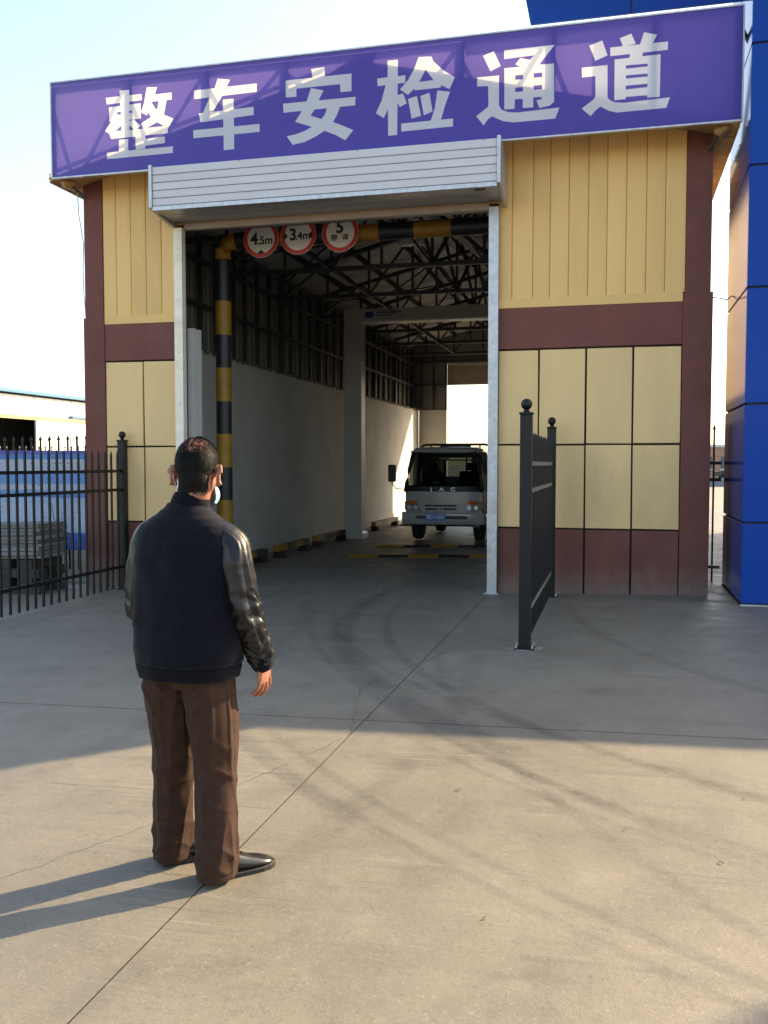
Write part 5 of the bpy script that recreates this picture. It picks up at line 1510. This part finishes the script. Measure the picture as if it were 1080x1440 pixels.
bvh = BVHTree.FromPolygons([v.co.copy() for v in bme.vertices], [tuple(p.vertices) for p in bme.polygons])
def on_skin(th, v_):
    q, n_ = head_surf(th, v_, 0.0)
    P_ = H(q); N_ = (HR @ n_).normalized()
    loc_, nor_, fi_, ds_ = bvh.ray_cast(P_ + N_ * 0.04, -N_, 0.09)
    if loc_ is not None and (loc_ - P_).dot(N_) < 0.013: return q, loc_, (N_ * 0.5 + nor_ * 0.5).normalized()
    return q, P_, N_
cap_ = MB(); strands = MB()
NT, NP = 72, 40
idx = {}
for j in range(NP + 1):
    for i in range(NT):
        idx[(i, j)] = on_skin(2*pi*i/NT, j/NP)
vid = {}
for j in range(NP):
    for i in range(NT):
        quad = [(i, j), ((i+1) % NT, j), ((i+1) % NT, j+1), (i, j+1)]
        c = sum((idx[q][0] for q in quad), Vector()) / 4
        if density(c) > 0.86 + 0.12*noise.noise(c*60):
            f = []
            for q in quad:
                if q not in vid:
                    vid[q] = len(cap_.v); cap_.v.append(tuple(idx[q][1] + idx[q][2] * 0.0016))
                f.append(vid[q])
            cap_.f.append(tuple(f))
hair_o = cap_.build('hair', M['scalp'], man, smooth=True, local=True)
for k in range(20000):
    q, P0_, n_ = on_skin(random.uniform(0, 2*pi), random.random() ** 0.85)
    if random.random() > density(q): continue
    down = Vector((0, 0, -1)) + Vector((0.25 if q.x > 0 else -0.25, -0.35, 0)) + Vector((random.uniform(-.4, .4), random.uniform(-.4, .4), random.uniform(-.2, .2)))
    if q.z > 1.66: down = Vector((0.9 if q.x > -0.01 else -0.6, -0.5, -0.3)) + Vector((random.uniform(-.4, .4), random.uniform(-.4, .4), 0))
    down = HR @ down
    t_ = (down - n_ * down.dot(n_)).normalized()
    L_ = random.uniform(0.010, 0.022) * min(1.0, max(0.40, 0.40 + (q.z - 1.49) / 0.16))
    sd_ = t_.cross(n_).normalized() * random.uniform(0.0006, 0.0011)
    lift = random.uniform(0.10, 0.36)
    q0 = P0_ + n_ * 0.0006
    p1 = q0 + t_*L_*0.5 + n_*L_*lift*0.6; p2 = q0 + t_*L_ + n_*L_*lift*0.7
    strands.add([q0 - sd_, q0 + sd_, p1 + sd_*.9, p1 - sd_*.9, p2], [(0, 1, 2, 3), (3, 2, 4)])
so = strands.build('hair_strands', M['hair'], hair_o, local=True); so['kind'] = 'stuff'

# ---- face mask worn low over the chin
v = []; NA, NB = 16, 9
for j in range(NB):
    for i in range(NA):
        a = radians(-104 + 208 * i / (NA - 1)); b = j / (NB - 1)
        z = 1.440 + 0.066 * b + 0.010 * abs(sin(a))
        rr = 0.068 + 0.014 * sin(pi * b) * cos(a / 2)
        v.append(H((rr * sin(a) * 1.02, 0.030 + (rr + 0.008) * cos(a) * 1.05, z + 0.002*sin(j*2.2))))
mk = MB().add(v, [(j*NA+i, j*NA+i+1, (j+1)*NA+i+1, (j+1)*NA+i) for j in range(NB-1) for i in range(NA-1)]).build('face_mask', M['mask'], man, smooth=True, local=True)
for s in (-1, 1):
    MB().tube([H((s*0.068, 0.028, 1.525)), H((s*0.082, 0.006, 1.560)), H((s*0.086, -0.018, 1.580)), H((s*0.085, -0.030, 1.550)), H((s*0.076, -0.010, 1.505)), H((s*0.068, 0.022, 1.468))], 0.0013, 5).build('ear_loop', M['maskw'], mk, local=True)

# ---- jacket
JT = [(0.785, .203, .156, -0.006), (0.84, .209, .160, -0.006), (0.90, .217, .162, -.006), (1.00, .217, .152, -.004), (1.12, .213, .146, -.006), (1.22, .212, .140, -.010), (1.29, .210, .130, -.012), (1.34, .202, .116, -.014), (1.365, .186, .105, -.014),
      (1.385, .155, .096, -.014), (1.415, .112, .083, -.010), (1.44, .082, .074, -.006), (1.452, .074, .070, -.004)]
def jring(z, extra=0.0, n=96):
    rx, ry, cy = interp(JT, z)
    r_ = []
    for k in range(n):
        a = 2*pi*k/n
        e = 2.35
        ca, sa = cos(a), sin(a)
        q = (abs(ca)**e + abs(sa)**e) ** (-1/e)
        x = -0.020 + (rx + extra) * q * ca; y = cy + (ry + extra) * q * sa
        p = Vector((x, y, z))
        # drape: soft vertical pull from the shoulders, small bulge over the hem band
        d = 0.0065 * noise.noise((x*9, y*9 + 3, z*3.0)) + 0.004 * noise.noise((x*18 + 5, y*18, z*9))
        fold = 1 - abs(noise.noise((x*7 + z*5.0, y*7, z*7.5 + 11)))
        d += 0.013 * (fold - 0.75) * (1 if z < 1.30 else 0.25) + 0.010 * (0.7 - abs(noise.noise((x*5 - z*9, y*4, z*5 + 3)))) * math.exp(-((z - .98)/.11)**2)
        if z < 0.90: d += 0.010 * noise.noise((x*22, y*22, 2.0)) * max(0, (0.90 - z)/0.06) * (1 if z > .845 else 0)
        nrm = Vector((ca, sa, 0))
        r_.append(p + nrm * d)
    return r_
zs = [0.838 + (1.452 - 0.838) * i / 80 for i in range(81)]
jk = MB().loft([jring(z) for z in zs]).build('jacket', M['navy'], man, smooth=True, local=True)
rings = []
for i in range(11):                                   # ribbed hem band
    z = 0.783 + 0.062 * i / 10
    rg = jring(max(z, .80), -0.006 + 0.005*sin(pi*i/10), 192)
    rings.append([Vector((p.x, p.y, z)) + (Vector((p.x + .02, p.y, 0)).normalized()) * (0.0012 if k % 2 else -0.0012) for k, p in enumerate(rg)])
MB().loft(rings).build('hem_band', M['rib'], jk, smooth=True, local=True)
rings = []
for i in range(9):                                    # stand collar, higher at the nape
    t_ = i / 8
    rg = []
    for k in range(120):
        a = 2*pi*k/120
        back = max(0.0, -sin(a))
        rr = 1 + 0.05*sin(pi*t_)
        rx, ry = 0.077 - 0.008*t_, 0.072 - 0.004*t_
        z = 1.436 + 0.064*t_*(0.72 + 0.28*back) - 0.012*(1 - back)
        rg.append(Vector((-0.012 + 0.010*t_ + rx*rr*cos(a), -0.006 + 0.006*t_ + ry*rr*sin(a), z)) + Vector((cos(a), sin(a), 0)) * (0.0008 if k % 2 else -0.0008))
    rings.append(rg)
inner = [[p + (Vector((-0.004, 0.0, p.z)) - p) * 0.07 for p in rings[-1]], [Vector((p.x*0.92, p.y*0.92, p.z - 0.03)) for p in rings[-1]]]
MB().loft(rings + inner, caps=False).build('collar', M['rib'], jk, smooth=True, local=True)

def sleeve(s):
    sh, elb, wr = [Vector(p) for p in ARM[s]]
    ctl = [Vector((-0.02 + s*0.085, -0.012, 1.345)), Vector((-0.02 + s*0.150, -0.012, 1.325)), sh + (elb - sh)*0.18 + Vector((s*0.004, 0, 0)), (sh + elb)/2 + Vector((s*0.004, -0.006, 0.01)), elb, (elb + wr)/2 + Vector((s*0.004, -0.004, 0)), wr]
    rad = [0.050, 0.060, 0.066, 0.063, 0.057, 0.053, 0.045]
    P = []; R = []
    K = 24
    for i in range(len(ctl) - 1):
        p0, p1, p2, p3 = ctl[max(i-1, 0)], ctl[i], ctl[i+1], ctl[min(i+2, len(ctl)-1)]
        for j in range(K):
            t = j / K
            P.append(0.5 * ((2*p1) + (p2-p0)*t + (2*p0-5*p1+4*p2-p3)*t*t + (3*p1-p0-3*p2+p3)*t**3)); R.append(rad[i] + (rad[i+1]-rad[i])*t)
    P.append(ctl[-1]); R.append(rad[-1])
    n = 72; rings = []; S_ = 0.0
    for i, p in enumerate(P):
        if i: S_ += (p - P[i-1]).length
        d = (P[min(i+1, len(P)-1)] - P[max(i-1, 0)]).normalized()
        a_ = Vector((1, 0, 0)); a_ = (a_ - d*a_.dot(d)).normalized(); b_ = d.cross(a_)
        rg = []
        for k in range(n):
            an = 2*pi*k/n
            dirv = a_*cos(an) + b_*sin(an)
            # gathered folds: strongest at elbow and above the cuff, long drag lines on the upper arm
            w1 = math.exp(-((S_ - 0.39)/0.075)**2); w2 = math.exp(-((S_ - 0.58)/0.10)**2); w0 = math.exp(-((S_ - 0.24)/0.12)**2)
            tilt = 0.055*sin(an + 0.6*s)
            f1 = 1 - 2.2*abs(noise.noise((cos(an)*0.9 + 4, sin(an)*0.9, (S_ + tilt)*24)))
            f2 = 1 - 2.0*abs(noise.noise((cos(an)*1.1 + 9, sin(an)*1.1 + 2, (S_ - tilt)*30)))
            f0 = 1 - 2.0*abs(noise.noise((cos(an)*1.9 + 2, sin(an)*1.9, S_*3.2 + an*0.15)))
            dd = 0.017*w1*(f1 - .4) + 0.016*w2*(f2 - .4) + 0.013*w0*(f0 - .35) + 0.004*noise.noise((cos(an)*2.5, sin(an)*2.5, S_*14))
            if i < 40: dd *= i/40
            rg.append(p + dirv * (R[i] * (1.0 + (0.06 if abs(sin(an)) > .7 else 0)) + dd))
        rings.append(rg)
    sl_ = MB().loft(rings).build('sleeve', M['leather'], jk, smooth=True, local=True)
    # knit cuff
    d = (P[-1] - P[-6]).normalized()
    a_ = Vector((1, 0, 0)); a_ = (a_ - d*a_.dot(d)).normalized(); b_ = d.cross(a_)
    rings = []
    for i in range(9):
        t_ = i / 8; c = wr - d*0.018 + d*0.052*t_
        r_ = 0.046 - 0.006*t_ + 0.003*sin(pi*t_)
        rings.append([c + (a_*cos(2*pi*k/112) + b_*sin(2*pi*k/112)*1.08) * (r_ + (0.0009 if k % 2 else -0.0009)) for k in range(112)])
    rings.append([c + (a_*cos(2*pi*k/112) + b_*sin(2*pi*k/112)) * 0.033 for k in range(112)])
    rings.append([c - d*0.03 + (a_*cos(2*pi*k/112) + b_*sin(2*pi*k/112)) * 0.030 for k in range(112)])
    MB().loft(rings, caps=False).build('cuff', M['rib'], jk, smooth=True, local=True)
sleeve(1); sleeve(-1)

# ---- trousers
def leg_rings(tab, n=40):
    rings = []
    for i in range(60):
        z = 0.93 + (0.018 - 0.93) * i / 59
        cx, cy, rx, ry = interp(tab, z)
        rx *= 0.955; ry *= 0.965
        rings.append([(cx + rx*cos(2*pi*k/n), cy + ry*sin(2*pi*k/n), z) for k in range(n)])
    return MB().loft(rings)
RT = [(0.018, .116, -.046, .078, .096), (0.08, .116, -.046, .080, .092), (0.16, .113, -.044, .081, .087), (0.30, .104, -.036, .083, .087), (0.45, .094, -.016, .090, .092), (0.60, .086, -.014, .096, .102), (0.72, .076, -.016, .100, .112), (0.80, .068, -.016, .098, .114), (0.93, .060, -.010, .090, .095)]
LT = [(0.018, -.140, .060, .077, .096), (0.08, -.140, .060, .080, .092), (0.16, -.134, .052, .081, .086), (0.30, -.122, .036, .083, .087), (0.45, -.112, .022, .090, .092), (0.60, -.110, .010, .096, .102), (0.72, -.112, -.004, .100, .112), (0.80, -.105, -.010, .098, .114), (0.93, -.098, -.010, .090, .095)]
pel = MB()
pel.loft([[(-.02 + rx*cos(2*pi*k/40), cy + ry*sin(2*pi*k/40), z) for k in range(40)] for z, rx, ry, cy in ((.74, .09, .085, -.01), (.79, .158, .118, -.012), (.84, .165, .118, -.012), (.92, .150, .098, -.010), (.95, .140, .092, -.008))])
tme = remeshed(merge(leg_rings(RT), leg_rings(LT), pel), 0.0055, 4, 0.5)
def rid(p, k=1.8): return max(-0.4, 1 - k*abs(noise.noise(p))) ** 2 if 1 - k*abs(noise.noise(p)) > 0 else 0.0
def twill(c, n_):
    x, y, z = c
    side = 1 if x > -0.02 else -1
    out = (x + 0.02) * side
    d = 0.005*noise.noise((x*13, y*13, z*2.2 + side*5)) + 0.002*noise.noise((x*30, y*30, z*9))
    kn = math.exp(-((z - .44)/.13)**2); hemw = math.exp(-((z - .12)/.10)**2); seat = math.exp(-((z - .70)/.10)**2)
    # drag lines falling from the seat, cross folds behind the knee, stacked breaks above the shoe
    d += 0.010*seat*(rid((x*9 + 2, y*5, (z - out*0.9)*9 + side), 2.4) - .3)
    d += 0.008*kn*(rid((x*5 + 3 + side, y*5, (z + out*0.5 + y*.4)*8), 2.0) - .3)
    d += 0.009*hemw*(rid((x*6, y*6 + side*7, (z + .5*y + .3*out)*10), 1.9) - .3)
    d += 0.007*(rid((x*15 + side*3, y*15, z*1.7), 2.4) - .3)
    if z < 0.05: d *= 0.4
    # outer side seam
    d -= 0.0022*math.exp(-((y + 0.02 - 0.03*side*0)/0.004)**2) * (1 if out > 0.08 else 0)
    return d
displace(tme, twill)
tr_o = link('trousers', tme, M['trouser'], man, local=True)

# ---- shoes
for s in (1, -1):
    h0, ang = FOOT[s]
    f_ = Vector((sin(ang), cos(ang), 0)); r_ = Vector((cos(ang), -sin(ang), 0)); up = Vector((0, 0, 1))
    prof = [(0.000, .020, .030, .062), (0.008, .029, .022, .072), (0.035, .034, .020, .094), (0.075, .037, .020, .104), (0.115, .039, .020, .098), (0.155, .043, .020, .082), (0.195, .048, .019, .067), (0.232, .048, .018, .058), (0.262, .042, .018, .049), (0.284, .030, .018, .039), (0.296, .014, .019, .028)]
    rings = []
    for t_, hw_, zb_, zt_ in prof:
        off = 0.006 * sin(pi * t_ / .29) * (-s)
        rg = []
        for k in range(28):
            a = 2*pi*k/28
            ca, sa = cos(a), sin(a)
            hh = (zt_ - zb_)/2; zc = (zt_ + zb_)/2
            wx_ = hw_ * (abs(ca)**0.75) * (1 if ca >= 0 else -1) * (1.0 if sa < 0 else 1 - 0.28*sa)
            crease = 0.0022*sin(t_*260)*max(0, sa)*math.exp(-((t_ - .185)/.022)**2)
            rg.append(h0 + f_*t_ + r_*(wx_ + off) + up*(zc + hh*(abs(sa)**0.85)*(1 if sa >= 0 else -1) + crease))
        rings.append(rg)
    sh_ = MB().loft(rings).build('shoe', M['shoe'], man, smooth=True, local=True)
    rings = []
    for zz_, e in ((0.0, -.001), (0.004, .003), (0.020, .003), (0.023, .0)):
        rg = []
        outl = [(t_, hw_) for t_, hw_, *_ in prof]
        pts = [(t_ + (e if t_ > .2 else -e if t_ < .01 else 0), hw_*1.04 + e) for t_, hw_ in outl] + [(t_ + (e if t_ > .2 else -e if t_ < .01 else 0), -hw_*1.04 - e) for t_, hw_ in reversed(outl)]
        for t_, q in pts:
            zlift = 0.006*max(0, (t_ - .2)/.09)**2
            heel = 0.0
            rg.append(h0 + f_*t_ + r_*(q + 0.006*sin(pi*min(max(t_, 0), .29)/.29)*(-s)) + up*(zz_ + zlift))
        rings.append(rg)
    MB().loft(rings).build('sole', M['sole'], sh_, local=True)
    for k in range(4):
        t_ = 0.118 + k*0.014; z_ = 0.0955 - k*0.0062
        off = 0.006*sin(pi*t_/.29)*(-s)
        MB().tube([h0 + f_*t_ + r_*(off - .016) + up*(z_ + .001), h0 + f_*(t_ + .003) + r_*off + up*(z_ + .006), h0 + f_*t_ + r_*(off + .016) + up*(z_ + .001)], 0.0022, 6).build('shoelace', M['sole'], sh_, local=True)
